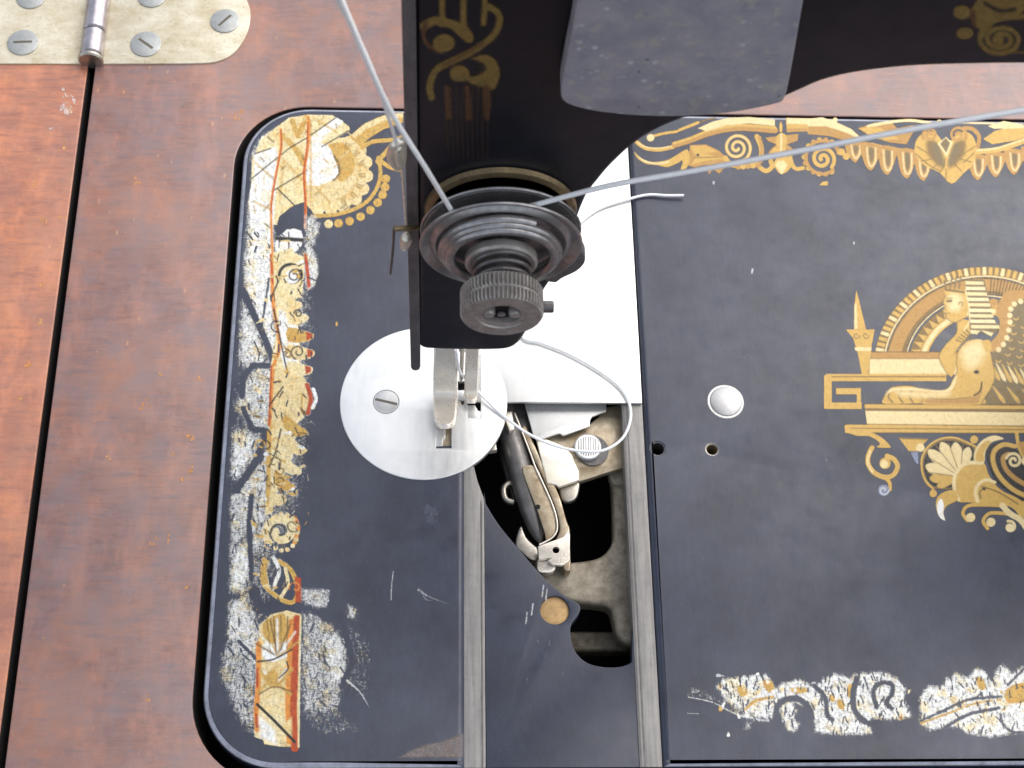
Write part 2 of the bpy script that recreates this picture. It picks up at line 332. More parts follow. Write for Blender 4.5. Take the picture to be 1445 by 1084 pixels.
# ------------------------------------------------------------------ decals: thin printed leaves on a surface
class Decal:
    def __init__(s, name, pl, parent, h0=0.003, dh=0.0012):
        s.name, s.pl, s.parent, s.h0, s.dh = name, pl, parent, h0, dh; s.bm = bmesh.new(); s.mats = []; s.c = None; s.k = 0
    def using(s, c): s.c = c; return s
    def _p(s, pts): return tr(s.pl, s.c(*pts) if s.c else pts)
    def _mi(s, m):
        if m not in s.mats: s.mats.append(m)
        return s.mats.index(m)
    def _emit(s, pts, m, h):
        vs = [s.bm.verts.new(s.pl.m(a, b, h)) for a, b in pts]; mi = s._mi(m)
        for t in tessellate_polygon([[Vector((a, b, 0)) for a, b in pts]]):
            try: f = s.bm.faces.new([vs[i] for i in t]); f.material_index = mi
            except ValueError: pass
    def lay(s): s.k += 1; return s.h0 + s.k * s.dh
    def fill(s, pts, m, sm=0, h=None):
        if sm: pts = smooth(pts, sm)
        s._emit(s._p(pts), m, s.lay() if h is None else h); return s
    def stroke(s, pts, wd, m, sm=6, taper=False, h=None):
        """wd in crop pixels"""
        if sm and len(pts) > 2: pts = smooth(pts, sm, False)
        n = len(pts); P = [np.array(p, float) for p in pts]; L, Rr = [], []
        for i in range(n):
            d = P[min(i + 1, n - 1)] - P[max(i - 1, 0)]; d = d / (np.linalg.norm(d) + 1e-9); nn = np.array((-d[1], d[0]))
            k = wd / 2 * ((1 - 0.8 * i / (n - 1)) if taper else 1); L.append(tuple(P[i] + nn * k)); Rr.append(tuple(P[i] - nn * k))
        h = s.lay() if h is None else h; A = s._p(L); B = s._p(Rr); mi = s._mi(m)
        va = [s.bm.verts.new(s.pl.m(a, b, h)) for a, b in A]; vb = [s.bm.verts.new(s.pl.m(a, b, h)) for a, b in B]
        for i in range(n - 1):
            try: f = s.bm.faces.new((va[i], va[i + 1], vb[i + 1], vb[i])); f.material_index = mi
            except ValueError: pass
        return s
    def dot(s, x, y, r, m, ry=None, h=None): return s.fill(disc(x, y, r, 18, ry), m, 0, h)
    def spiral(s, cx, cy, r0, r1, a0, turns, wd, m, ysc=1.0, taper=False):
        pts = []
        for k in range(int(28 * abs(turns)) + 1):
            t = k / (28 * abs(turns)); a = math.radians(a0) + 2 * PI * turns * t; r = r0 + (r1 - r0) * t
            pts.append((cx + r * math.cos(a), cy + r * math.sin(a) * ysc))
        return s.stroke(pts, wd, m, 0, taper)
    def petal(s, x0, y0, x1, y1, wd, m):
        d = np.array((x1 - x0, y1 - y0), float); n = np.array((-d[1], d[0])) / (np.linalg.norm(d) + 1e-9) * wd / 2
        b = np.array((x0, y0)); pts = [tuple(b), tuple(b + d * .5 + n * .8), tuple(b + d * .82 + n), tuple(b + d), tuple(b + d * .82 - n), tuple(b + d * .5 - n * .8)]
        return s.fill(pts, m, 5)
    def done(s):
        me = bpy.data.meshes.new(s.name); s.bm.to_mesh(me); s.bm.free()
        up = Vector(s.pl.m(0, 0, 1)) - Vector(s.pl.m(0, 0, 0))
        flip = [p.index for p in me.polygons if p.normal.dot(up) < 0]
        for i in flip: me.polygons[i].flip()
        return link(s.name, me, s.parent, [M[x] for x in s.mats])

# --- prints: a sheet of small cells that follows the surface, coloured per corner
PAL0 = dict(gold=(.78, .49, .12), gold_lt=(.88, .70, .36), gold_dk=(.27, .165, .05), gold_or=(.58, .32, .085), gold_dim=(.25, .17, .05), gold_rose=(.12, .06, .03),
           feather=(.20, .145, .065), ink=(.025, .022, .02), cream=(.88, .74, .42), white=(.92, .92, .88), red=(.50, .075, .015), orange=(.78, .30, .05),
           primer=(.26, .215, .20), bruise=(.24, .27, .38), scratch=(.55, .57, .60))
PAL = {k: (tuple(x * (0.80 if k == 'gold_lt' else 0.72 if k.startswith('gold_') else .70 if k == 'gold' else 0.85) for x in v) if k not in ('gold_dim', 'gold_rose', 'ink') else v) for k, v in PAL0.items()}
def print_mat(name, wear=1.0, metal=0.2, fine=12, ys=0.5, dim=False):
    t = NT(name); pa = t.n.new('ShaderNodeAttribute'); pa.attribute_name = 'paint'; ca = t.n.new('ShaderNodeAttribute'); ca.attribute_name = 'cover'; wa = t.n.new('ShaderNodeAttribute'); wa.attribute_name = 'wear'
    g1 = t.noise(fine, 7, 0.78, t.map((1.25, ys, 1), (0, 0, 0.25))); g2 = t.noise(fine * 1.7, 5, 0.75, t.map((0.5, 1.3, 1), (0, 0, 0.6)))
    g = t.math('ADD', t.math('MULTIPLY', g1, 0.6), t.math('MULTIPLY', g2, 0.4)); big = t.noise(1.7, 4, 0.6)
    w_ = wa.outputs['Fac']
    a = t.ramp(t.math('ADD', t.math('SUBTRACT', ca.outputs['Fac'], 0.35), t.math('MULTIPLY', t.math('MULTIPLY', t.math('SUBTRACT', g, 0.5), 3.3 * wear), w_)), [(0.0, 0), (0.75, 1)])
    hue = t.ramp(t.noise(2.6, 5, 0.7), [(0.5, (1, 1, 1)), (0.58, (1.0, 0.88, 0.60)), (0.66, (1.0, 0.72, 0.32)), (0.72, (1, 1, 1))])
    c = t.mix(t.math('MULTIPLY', w_, 0.8), pa.outputs['Color'], t.mix(1.0, pa.outputs['Color'], hue, 'MULTIPLY'))
    c = t.mix(t.math('MULTIPLY', t.ramp(g, [(0.38, 1), (0.5, 0)]), t.math('MULTIPLY', w_, 0.22)), c, (0.26, 0.26, 0.27))
    m2 = t.noise(9, 5, 0.7); c = t.mix(t.ramp(m2, [(0.5, 0), (0.72, 0.4)]), c, t.mix(1.0, c, (0.62, 0.52, 0.40), 'MULTIPLY'))
    t.set(color=c, metal=metal, rough=t.ramp(m2, [(0.3, 0.32), (0.7, 0.5)]), alpha=a); return t.m
M['print'] = print_mat('gilt_transfer_print'); M['print_dim'] = print_mat('dull_gilt_transfer_print', 1.0, 0.3, 9, 0.7)
class RDecal:
    def __init__(s, name, pl, parent, box, wear=0.3, cell=1.05, mat='print', h=0.003, soft=0.7):
        s.name, s.pl, s.parent, s.h, s.mat, s.soft = name, pl, parent, h, mat, soft; x0, y0, x1, y1 = box; s.c = None; s.wv = wear; s.x0, s.y0, s.cell = x0, y0, cell
        s.nx = int((x1 - x0) / cell) + 1; s.ny = int((y1 - y0) / cell) + 1
        s.C = np.zeros((s.ny, s.nx, 3)); s.A = np.zeros((s.ny, s.nx)); s.W = np.zeros((s.ny, s.nx)); s.h0 = 0; s.dh = 0; s.k = 0
    def using(s, c): s.c = c; return s
    def wear(s, v): s.wv = v; return s
    def _win(s, P, pad):
        a = np.array(P); i0 = max(0, int((a[:, 0].min() - pad - s.x0) / s.cell)); i1 = min(s.nx, int((a[:, 0].max() + pad - s.x0) / s.cell) + 2)
        j0 = max(0, int((a[:, 1].min() - pad - s.y0) / s.cell)); j1 = min(s.ny, int((a[:, 1].max() + pad - s.y0) / s.cell) + 2)
        if i1 <= i0 or j1 <= j0: return None
        X, Y = np.meshgrid(s.x0 + np.arange(i0, i1) * s.cell, s.y0 + np.arange(j0, j1) * s.cell); return slice(j0, j1), slice(i0, i1), X, Y
    @staticmethod
    def _dist(X, Y, prs, wd=None):
        D = np.full(X.shape, 1e9)
        for k, ((ax, ay), (bx, by)) in enumerate(prs):
            dx, dy = bx - ax, by - ay; t = np.clip(((X - ax) * dx + (Y - ay) * dy) / (dx * dx + dy * dy + 1e-9), 0, 1)
            D = np.minimum(D, np.hypot(X - ax - t * dx, Y - ay - t * dy) - (0 if wd is None else wd[k]))
        return D
    def _blend(s, J, I, cov, m, dens=1.0):
        if m is None: s.A[J, I] *= 1 - cov; return
        c3 = cov[..., None]; col_ = np.array(PAL[m] if isinstance(m, str) else m); first = s.A[J, I] < 0.02
        C_ = s.C[J, I]; C_[first] = col_; s.C[J, I] = C_ * (1 - c3) + col_ * c3
        Wn = s.W[J, I]; Wn[first] = s.wv; s.W[J, I] = Wn * (1 - cov) + s.wv * cov; s.A[J, I] = s.A[J, I] * (1 - cov) + dens * cov
    def _px(s, pts): return s.c(*pts) if s.c else list(pts)
    def _sc(s): a = s._px([(0, 0), (1, 0)]); return a[1][0] - a[0][0]
    def fill(s, pts, m, sm=0, h=None, soft=None, dens=1.0):
        if sm: pts = smooth(pts, sm)
        P = s._px(pts); sf = soft or s.soft; w_ = s._win(P, sf + 1)
        if not w_: return s
        J, I, X, Y = w_; ins = np.zeros(X.shape, bool); prs = list(zip(P, P[1:] + [P[0]]))
        for (ax, ay), (bx, by) in prs:
            if ay != by: ins ^= ((ay > Y) != (by > Y)) & (X < (bx - ax) * (Y - ay) / (by - ay) + ax)
        D = s._dist(X, Y, prs) * np.where(ins, 1, -1); s._blend(J, I, np.clip(0.5 + D / (2 * sf), 0, 1), m, dens); return s
    def stroke(s, pts, wd, m, sm=6, taper=False, h=None, soft=None, dens=1.0):
        if sm and len(pts) > 2: pts = smooth(pts, min(sm, 4), False)
        P = s._px(pts); r = wd * s._sc() / 2; sf = soft or s.soft; w_ = s._win(P, r + sf + 1)
        if not w_: return s
        J, I, X, Y = w_; n = len(P) - 1; wl = [r * ((1 - .8 * i / n) if taper else 1) for i in range(n)]
        D = -s._dist(X, Y, list(zip(P, P[1:])), wl); s._blend(J, I, np.clip(0.5 + D / (2 * sf), 0, 1), m, dens); return s
    def done(s, label=None):
        idx = -np.ones(s.A.shape, int); q = s.A > 0.02; k4 = q[:-1, :-1] | q[1:, :-1] | q[:-1, 1:] | q[1:, 1:]
        use = np.zeros(s.A.shape, bool); use[:-1, :-1] |= k4; use[1:, :-1] |= k4; use[:-1, 1:] |= k4; use[1:, 1:] |= k4
        jj, ii = np.nonzero(use); idx[jj, ii] = np.arange(len(jj)); X = s.x0 + ii * s.cell; Y = s.y0 + jj * s.cell
        R3 = np.array(RM); r = np.stack([(X - 722.5) / F, -(Y - 542) / F, -np.ones(len(X))], 1) @ R3.T; C0 = np.array(CAM)
        ax = 2 if isinstance(s.pl, Floor) else 1; off = s.pl.z + s.h if ax == 2 else s.pl.y - s.h
        V = C0 + r * ((off - C0[ax]) / r[:, ax])[:, None]
        a, b = np.nonzero(k4); Fq = np.stack([idx[a, b], idx[a + 1, b], idx[a + 1, b + 1], idx[a, b + 1]], 1)
        # cells unused at their corners take the colour of a painted neighbour
        C_ = s.C.copy(); un = s.A < 0.02
        for dj, di in ((0, 1), (0, -1), (1, 0), (-1, 0), (1, 1), (-1, -1), (1, -1), (-1, 1)):
            sh_ = np.roll(s.C, (dj, di), (0, 1)); ok = un & (np.roll(s.A, (dj, di), (0, 1)) >= 0.02) & (C_.sum(2) == 0); C_[ok] = sh_[ok]
        me = bpy.data.meshes.new(s.name); me.vertices.add(len(V)); me.vertices.foreach_set('co', V.astype(np.float32).ravel())
        me.loops.add(len(Fq) * 4); me.loops.foreach_set('vertex_index', Fq.astype(np.int32).ravel()); me.polygons.add(len(Fq)); me.polygons.foreach_set('loop_start', np.arange(0, len(Fq) * 4, 4, dtype=np.int32))
        me.update(calc_edges=True); me.validate()
        for nm, arr in (('cover', s.A), ('wear', s.W)):
            at_ = me.attributes.new(nm, 'FLOAT', 'POINT'); at_.data.foreach_set('value', arr[jj, ii].astype(np.float32))
        at_ = me.attributes.new('paint', 'FLOAT_COLOR', 'POINT'); at_.data.foreach_set('color', np.c_[C_[jj, ii], np.ones(len(jj))].astype(np.float32).ravel())
        return link(s.name, me, s.parent, [M[s.mat]])
for _n in ('dot', 'spiral', 'petal'): setattr(RDecal, _n, getattr(Decal, _n))
RDecal.lay = lambda s: 0
# ================================================================== SETTING AND TABLE
ZT = -0.06
BX0, BX1, BY0, BY1 = -4.86, 32.0, -8.86, 8.72             # bed casting
bed_out = rrect(BX0, BY0, BX1, BY1, 1.75, 14)
top_hole = rrect(BX0 - 0.21, BY0 - 0.3, BX1 + 0.3, BY1 + 0.05, 1.9, 14)
tabl = empty('wooden_table'); tag(tabl, 'varnished red-brown wooden table that carries the black sewing machine', 'table')
table = slab('table_top', Floor(ZT), [(-9.02, -16), (40, -16), (40, 24), (-9.02, 24)], [top_hole], 2.0, 0.05, M['wood'], tabl, hb=0.04)
table_leaf = slab('table_leaf', Floor(ZT), [(-22, -16), (-9.21, -16), (-9.21, 24), (-22, 24)], [], 2.0, 0.05, M['wood_leaf'], tabl)
table_leaf['label'] = 'redder orange-brown leaf left of the dark joint'
M['grime'] = flat('grimy_board_edge', (0.012, 0.009, 0.008), 0.85)  # near-black sides for both boards, so the joint reads black
for o_ in (table, table_leaf):
    o_.data.materials.append(M['grime'])
    for p_ in o_.data.polygons:
        if abs(p_.normal.z) < 0.2: p_.material_index = 1
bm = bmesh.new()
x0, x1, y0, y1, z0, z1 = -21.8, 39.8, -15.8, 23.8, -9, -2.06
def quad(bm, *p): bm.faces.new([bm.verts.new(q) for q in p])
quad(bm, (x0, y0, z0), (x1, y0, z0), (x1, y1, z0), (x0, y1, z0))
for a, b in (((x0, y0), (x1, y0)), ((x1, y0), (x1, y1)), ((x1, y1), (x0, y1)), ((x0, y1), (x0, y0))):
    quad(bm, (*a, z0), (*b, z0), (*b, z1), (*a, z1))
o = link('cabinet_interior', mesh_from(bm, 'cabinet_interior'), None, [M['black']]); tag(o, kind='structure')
PAL['scuff_pale'] = (.66, .52, .48); PAL['scuff_orange'] = (.68, .34, .14)
for nm_, par_, bx_, sp_ in (('leaf_scuffs', table_leaf, (10, 100, 125, 700), ((96, 134, 9), (104, 141, 6), (92, 150, 10), (99, 160, 6), (88, 206, 7), (72, 182, 3), (62, 310, 10), (85, 305, 6), (48, 260, 5), (55, 455, 7), (40, 512, 6), (28, 560, 5), (60, 400, 5))),
                            ('top_scuffs', table, (60, 90, 345, 1060), ((346, 160, 8), (335, 166, 5), (215, 765, 6), (205, 573, 7), (267, 615, 6), (245, 640, 5), (270, 662, 6), (254, 675, 5), (227, 528, 4), (281, 536, 4), (153, 646, 4), (210, 988, 5), (58, 900, 4), (236, 760, 5), (262, 828, 4), (195, 255, 5), (310, 435, 4)))):
    ds_ = RDecal(nm_, Floor(ZT), par_, bx_, 1.0, 1.4, h=0.0025)
    for x_, y_, r_ in sp_:
        for _ in range(5): ds_.dot(x_ + random.gauss(0, r_ * .45), y_ + random.gauss(0, r_ * .5), random.uniform(1.2, r_ * .45), 'scuff_pale' if (nm_[0] == 'l' and y_ < 200) else 'scuff_orange', random.uniform(1.5, r_ * .6))
    ds_.A *= .8; tag(ds_.done(), kind='stuff')
# ================================================================== HINGE
hinge = empty('hinge'); hinge.location = (-9.1, 10.6, ZT)
tag(hinge, 'pale brass flap hinge with slotted screws, top left, joining leaf and table top', 'hinge')
def ch(o, par):      # keep world position under a moved parent
    o.parent = par; o.matrix_parent_inverse = Matrix.Translation(-par.location); return o
HC = crop(0, 0, 3.6125); HF = Floor(ZT + 0.05)
rp = tr(HF, HC((520, 325)) + smooth(HC((900, 324), (1060, 320), (1130, 305), (1190, 270), (1240, 205), (1268, 140), (1276, 70), (1262, 10), (1225, -50), (1150, -110), (1050, -150), (960, -160)), 4, False) + HC((545, -160)))
ch(slab('hinge_plate', HF, rp, [], 0.09, 0.02, M['hinge']), hinge)
lp = tr(HF, HC((430, 325), (-900, 322), (-960, 200), (-960, -60), (-880, -160), (452, -160)))
ch(slab('hinge_plate', HF, lp, [], 0.09, 0.02, M['hinge']), hinge)
def slot_screw(name, c, r, ang, mat, parent, h=0.05, slotw=0.16, n=28, slotm=None, depth=0.5, keep=False):
    bm = bmesh.new(); add_lathe(bm, [(r, -0.05), (r, h * 0.6), (r * 0.9, h), (0.001, h * 1.12)], 'z', c, n)
    o = link(name, mesh_from(bm, name, 0.5), parent, [mat])
    bm = bmesh.new(); a = math.radians(ang); d = Vector((math.cos(a), math.sin(a), 0)); q = Vector((-d.y, d.x, 0)); C0 = Vector(c) + Vector((0, 0, h * 1.12 + 0.004))
    L, W = r * 0.93, r * slotw
    vs = [bm.verts.new(C0 + d * (L * i) + q * (W * j) - Vector((0, 0, 0.3 * h * (i * i)))) for i, j in ((-1, -1), (0, -1), (1, -1), (1, 1), (0, 1), (-1, 1))]
    bm.faces.new((vs[0], vs[1], vs[4], vs[5])); bm.faces.new((vs[1], vs[2], vs[3], vs[4]))
    s_ = link('slot', mesh_from(bm, 'slot'), o, [slotm or M['black']]); return o
slotm = flat('screw_slot_shadowed_brass', (0.10, 0.085, 0.06), 0.7)
for (u, v, r, a) in ((1147, 108, .42, 50), (744, 226, .44, -38), (117, 218, .44, 4), (775, -20, .42, 5), (158, -14, .42, 20), (-380, 100, .42, 80)):
    p = at(*HC((u, v))[0], ZT + 0.06); ch(slot_screw('screw', p, r * 0.95, a, M['screw'], None, 0.035, 0.09, slotm=slotm), hinge)
k0 = at(*HC((470, 300))[0], 0.22); k1 = at(*HC((520, -90))[0], 0.22); kx = -9.1
def barrel(name, ya, yb, r, mat):
    bm = bmesh.new(); add_lathe(bm, [(r * .9, 0), (r, 0.05), (r, yb - ya - 0.05), (r * .9, yb - ya)], 'z', (0, 0, 0), 24)
    me = mesh_from(bm, name, 0.5); me.transform(Matrix.Translation((kx, ya, 0.14)) @ Matrix.Rotation(-PI / 2, 4, 'X')); return ch(link(name, me, None, [mat]), hinge)
barrel('pin_cap', 9.98, 10.12, 0.34, M['bar_steel']); barrel('knuckle', 10.14, 10.95, 0.31, M['hinge_pin']); barrel('knuckle', 10.97, 13.4, 0.31, M['hinge_pin'])
# ================================================================== SEWING MACHINE
mac = empty('sewing_machine'); tag(mac, 'black antique sewing machine with gilt decals set into the wooden table', 'sewing machine')
BED = Floor(0.0)
XA, XB, XC, XD = 1.0, 1.47, 4.92, 5.41                     # slide-way: left rail, panel, right rail
chan = [(XA, BY0 - 0.0), (XD, BY0 - 0.0), (XD, 7.75), (XA, 7.75)]
def circ_hole(u, v, r): p = at(u, v); return disc(p.x, p.y, r, 24)
holes = [circ_hole(928, 633, 0.19), circ_hole(1005, 634, 0.16)]
# the bed is one casting: outline notched where the slide-way runs out at the front edge
def arc(cx, cy, r, a0, a1, n=14): return [(cx + r * math.cos(math.radians(a0 + (a1 - a0) * k / n)), cy + r * math.sin(math.radians(a0 + (a1 - a0) * k / n))) for k in range(n + 1)]
RR = 1.75
def front(xa, xb, n): return [(xa + (xb - xa) * k / n, BY0) for k in range(n + 1)]
outl = (arc(BX0 + RR, BY0 + RR, RR, 180, 270) + [(XA - .01, BY0), (XA, BY0 + .01), (XA, -1.1), (-0.35, -1.1), (-0.35, 1.35), (XA, 1.35), (XA, 7.75), (XD, 7.75), (XD, BY0 + .01), (XD + .01, BY0)] +
        arc(BX1 - RR, BY0 + RR, RR, 270, 360) + arc(BX1 - RR, BY1 - RR, RR, 0, 90) + arc(BX0 + RR, BY1 - RR, RR, 90, 180))
bed = slab('bed', BED, outl, holes, 0.62, 0.16, M['japan'], mac, seg=9, hb=0.02)
for (u, v, r) in ((928, 633, .19), (1005, 634, .16)):
    p = at(u, v); lathe('oil_hole_lining', [(r * 1.02, -0.5), (r * 1.02, -0.02), (r * .86, -0.03), (r * .8, -0.5)], 'z', (p.x, p.y, 0), M['oiled'] if u > 950 else M['dark_steel'], bed, 24)
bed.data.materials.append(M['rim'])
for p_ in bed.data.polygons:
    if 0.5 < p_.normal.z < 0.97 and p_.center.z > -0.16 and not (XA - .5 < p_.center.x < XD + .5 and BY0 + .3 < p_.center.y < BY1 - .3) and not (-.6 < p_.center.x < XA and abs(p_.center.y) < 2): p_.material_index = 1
# rails and recessed panel
for xa, xb in ((XA, XB), (XC, XD)):
    c1_, c2_ = at(682, 704, -.09), at(668, 655, -.09)
    bm = bmesh.new(); add_slab(bm, Floor(-0.09), [(xa - .02, BY0 + .02), (xb, BY0 + .02)] + ([(xb, c1_.y), (c2_.x + .1, .5 * (c1_.y + c2_.y)), (c2_.x, c2_.y), (xa + .08, -.9), (xa - .02, -.9)] if xa < 3 else [(xb, 7.7), (xa - .02, 7.7)]), [], 0.45, 0.015)
    rl = link('slide_rail', mesh_from(bm, 'slide_rail'), mac, [M['rail_steel']])
    for gx in ((xb - .07,) if xa < 3 else (xa + .1, xa + 0.02)):
        bm = bmesh.new(); add_slab(bm, Floor(-0.078), [(gx - .014, BY0 + .03), (gx + .014, BY0 + .03), (gx + .014, 7.6 if xa > 3 else c1_.y - .1), (gx - .014, 7.6 if xa > 3 else c1_.y - .05)], [], 0.02)
        link('rail_groove', mesh_from(bm, 'rail_groove'), rl, [M['dark_steel']])
PC = crop(640, 550, 2.644); PN = Floor(-0.12)
op = tr(PN, smooth(PC((740, 860), (722, 920), (700, 980), (650, 1025), (580, 1036), (505, 1022), (460, 985), (440, 935), (438, 880), (462, 845), (474, 815), (462, 795), (425, 775), (340, 705), (240, 590), (170, 505), (120, 425), (100, 380)), 4, False))
op = [(min(max(a, XB + .006), XC - .006), b) for a, b in op]
bp = at(783, 861, -0.12)
panel = slab('slideway_panel', PN, [(XB + .005, BY0 + .02), (XC - .005, BY0 + .02)] + [p_ for k_, p_ in enumerate(op) if k_ == 0 or math.dist(p_, op[k_ - 1]) > 1e-3 and XB + .007 < p_[0] < XC - .007] + [(XB + .005, op[-1][1])], [disc(bp.x, bp.y, 0.34, 24)], 0.3, 0.02, M['japan_low'], mac, hb=0.02)
lathe('screw_bushing', [(0.335, -0.3), (0.335, -0.03), (0.27, -0.02), (0.001, 0.0)], 'z', (bp.x, bp.y, -0.17), M['cork'], mac, 24)
# slide plate
SP = Floor(0.0)
sl = [at(728, 566, 0).xy, at(903, 571, 0).xy]
ys = 0.5 * (sl[0][1] + sl[1][1])
plate = slab('slide_plate', Floor(0.012), [(XA + 0.3, ys), (XD - .015, ys), (XD - .015, 7.73), (XA + .3, 7.73)], [], 0.075, 0.012, M['slide_steel'], mac)
# round needle plate with slots
NPc = crop(580, 480, 6.022)
def hq(*p): return tr(Floor(0.03), NPc(*p))
nh = [hq((212, 600), (345, 600), (345, 920), (212, 920)), hq((480, 130), (594, 130), (594, 664), (480, 664)),
      hq((397, 350), (455, 350), (455, 560), (397, 560))]
nplate = slab('needle_plate', Floor(0.028), disc(0, 0, 2.05, 96), nh, 0.14, 0.022, M['plate_steel'], mac, hb=0.008)
p = at(545, 567, 0.03); lathe('screw_countersink', [(0.325, -.02), (0.325, 0.0315), (0.30, 0.0315), (0.30, -.02)], 'z', (p.x, p.y, 0), M['rail_steel'], nplate, 40)
slot_screw('plate_screw', (p.x, p.y, 0.012), 0.30, -14, M['screw_pale'], nplate, 0.022, 0.11, slotm=M['slot_grime'])
# feed dog under the slots
for q in (((205, 600), (292, 600), (292, 820), (272, 850), (268, 900), (205, 905)), ((475, 555), (545, 555), (570, 600), (610, 610), (610, 690), (475, 690)), ((385, 425), (470, 425), (470, 500), (440, 515), (385, 500))):
    slab('feed_dog', Floor(0.0), tr(Floor(0.0), NPc(*q)), [], 0.3, 0.01, M['slide_steel'], mac)
slab('feed_dog_seat', Floor(-0.06), tr(Floor(-0.06), NPc((390, 510), (415, 505), (430, 550), (462, 540), (462, 600), (390, 600))), [], 0.2, 0.01, M['nickel'], mac)
slab('feed_bar', Floor(-0.1), tr(Floor(-0.1), NPc((270, 600), (370, 600), (370, 980), (262, 980))), [], 0.3, 0.02, M['oiled'], mac)
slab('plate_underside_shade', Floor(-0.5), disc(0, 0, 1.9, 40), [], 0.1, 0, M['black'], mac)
# round bed plug
p = at(1024, 567); lathe('locating_pin', [(0.46, -0.3), (0.46, 0.0), (0.45, 0.012), (0.40, 0.012), (0.39, 0.0), (0.385, 0.035), (0.33, 0.06), (0.001, 0.075)], 'z', (p.x, p.y, 0.0), M['screw_pale'], mac, 40)
# ------------------------------------------------------------------ shuttle works
# casting below
CF = Floor(-1.0)
cast = tr(CF, smooth(PC((575, 180), (660, 170), (668, 300), (672, 500), (694, 660), (727, 790), (722, 880), (700, 940), (650, 952), (612, 920), (596, 860), (572, 808), (450, 792), (360, 760), (280, 690), (300, 640), (430, 642), (540, 625), (590, 575), (598, 500), (590, 320)), 4))
slab('shuttle_race_casting', CF, cast, [], 0.5, 0.12, M['cast'], mac, seg=4)
slab('lower_cross_bar', Floor(-2.2), tr(Floor(-2.2), PC((380, 900), (760, 900), (760, 975), (380, 975))), [], 0.5, 0.1, M['cast'], mac)
SC = crop(690, 560, 6.568); LC = crop(660, 680, 7.225)
slab('carrier_bracket', Floor(-0.55), tr(Floor(-0.55), smooth(SC((480, 330), (640, 300), (935, 250), (1060, 120), (1110, 90), (1270, 90), (1285, 300), (1300, 560), (1305, 640), (1230, 665), (1060, 715), (840, 785), (700, 800), (560, 780), (500, 640), (455, 450)), 2)), [], 0.18, 0.03, M['oiled'], mac)
slab('shuttle_cap_plate', Floor(-0.34), tr(Floor(-0.34), SC((290, -60), (1090, -60), (1085, 135), (1040, 150), (955, 185), (938, 215), (935, 272), (720, 350), (690, 360), (655, 340), (630, 345), (520, 380), (440, 400), (415, 370), (330, 60))), [], 0.06, 0.012, M['slide_steel'], mac)
slab('carrier_side_plate', Floor(-0.42), tr(Floor(-0.42), SC((440, 400), (520, 385), (700, 460), (770, 540), (790, 600), (835, 690), (835, 770), (650, 835), (620, 815), (540, 800), (500, 640))), [], 0.12, 0.02, M['slide_warm'], mac)
slab('carrier_tab', Floor(-0.62), tr(Floor(-0.62), smooth(SC((640, 800), (830, 760), (835, 880), (800, 950), (730, 975), (680, 950), (650, 870)), 3)), [], 0.15, 0.06, M['bar_steel'], mac)
slab('bracket_foot', Floor(-0.85), tr(Floor(-0.85), smooth(SC((1120, 660), (1300, 620), (1305, 790), (1210, 815), (1140, 790)), 3)), [], 0.3, 0.08, M['cast'], mac)
p = at(829.8, 630.8, -0.4)
lathe('washer', [(0.40, -0.12), (0.40, -0.1), (0.001, -0.1)], 'z', (p.x + .12, p.y - 0.05, -0.4), M['dark_steel'], mac, 32)  # dark offset disc standing for the shadow ring around the bracket screw
sc_ = lathe('bracket_screw', [(0.335, -0.16), (0.335, -0.02), (0.31, 0.0), (0.001, 0.015)], 'z', (p.x, p.y, -0.36), M['plate_steel'], mac, 36)
for k in range(9):
    x = -0.24 + k * 0.06; L = math.sqrt(0.3 ** 2 - x * x) * 0.85
    tube('score', [(p.x + x, p.y - L, -0.352), (p.x + x + .01, p.y + L, -0.352)], 0.013, M['rail_steel'], sc_, 5)
# shuttle: a bullet-shaped body lying in its carrier
a_ = at(706, 560, -0.75); b_ = at(763, 768, -0.75); dirv = (b_ - a_); Ls = dirv.length; dirv.normalize()
q = dirv.to_track_quat('Z', 'Y').to_matrix().to_4x4()
bm = bmesh.new(); prof = [(0.02, -0.4), (0.27, -0.35)] + [(0.30, t * Ls) for t in (0.1, .3, .5)] + [(0.30, .65 * Ls), (0.28, .78 * Ls), (0.21, .89 * Ls), (0.12, .96 * Ls), (0.01, Ls)]
add_lathe(bm, prof, 'z', (0, 0, 0), 28); me = mesh_from(bm, 'shuttle_body', 0.9); me.transform(Matrix.Translation(a_) @ q)
sh = link('shuttle', me, mac, [M['shuttle']])
slab('shuttle_opening', Floor(-0.40), tr(Floor(-0.40), smooth(LC((560, -150), (700, -150), (780, 40), (850, 200), (890, 360), (895, 500), (850, 560), (800, 590), (785, 520), (740, 380), (690, 240), (620, 60)), 3)), [], 0.05, 0.015, M['oiled'], sh)
pp = at(*LC((715, 255))[0], -0.39); lathe('shuttle_eye', [(0.06, 0), (0.06, 0.008), (0.001, 0.008)], 'z', (pp.x, pp.y, -0.393), M['black'], sh, 16).scale = (1, 1, 1)
tube('shuttle_spring', sm3([at(*c, -0.36) for c in LC((480, -700), (620, -340), (690, -150), (760, 0), (850, 200), (900, 350), (912, 480), (870, 560), (790, 612), (730, 640))], 6), 0.022, M['nickel'], sh, 8)
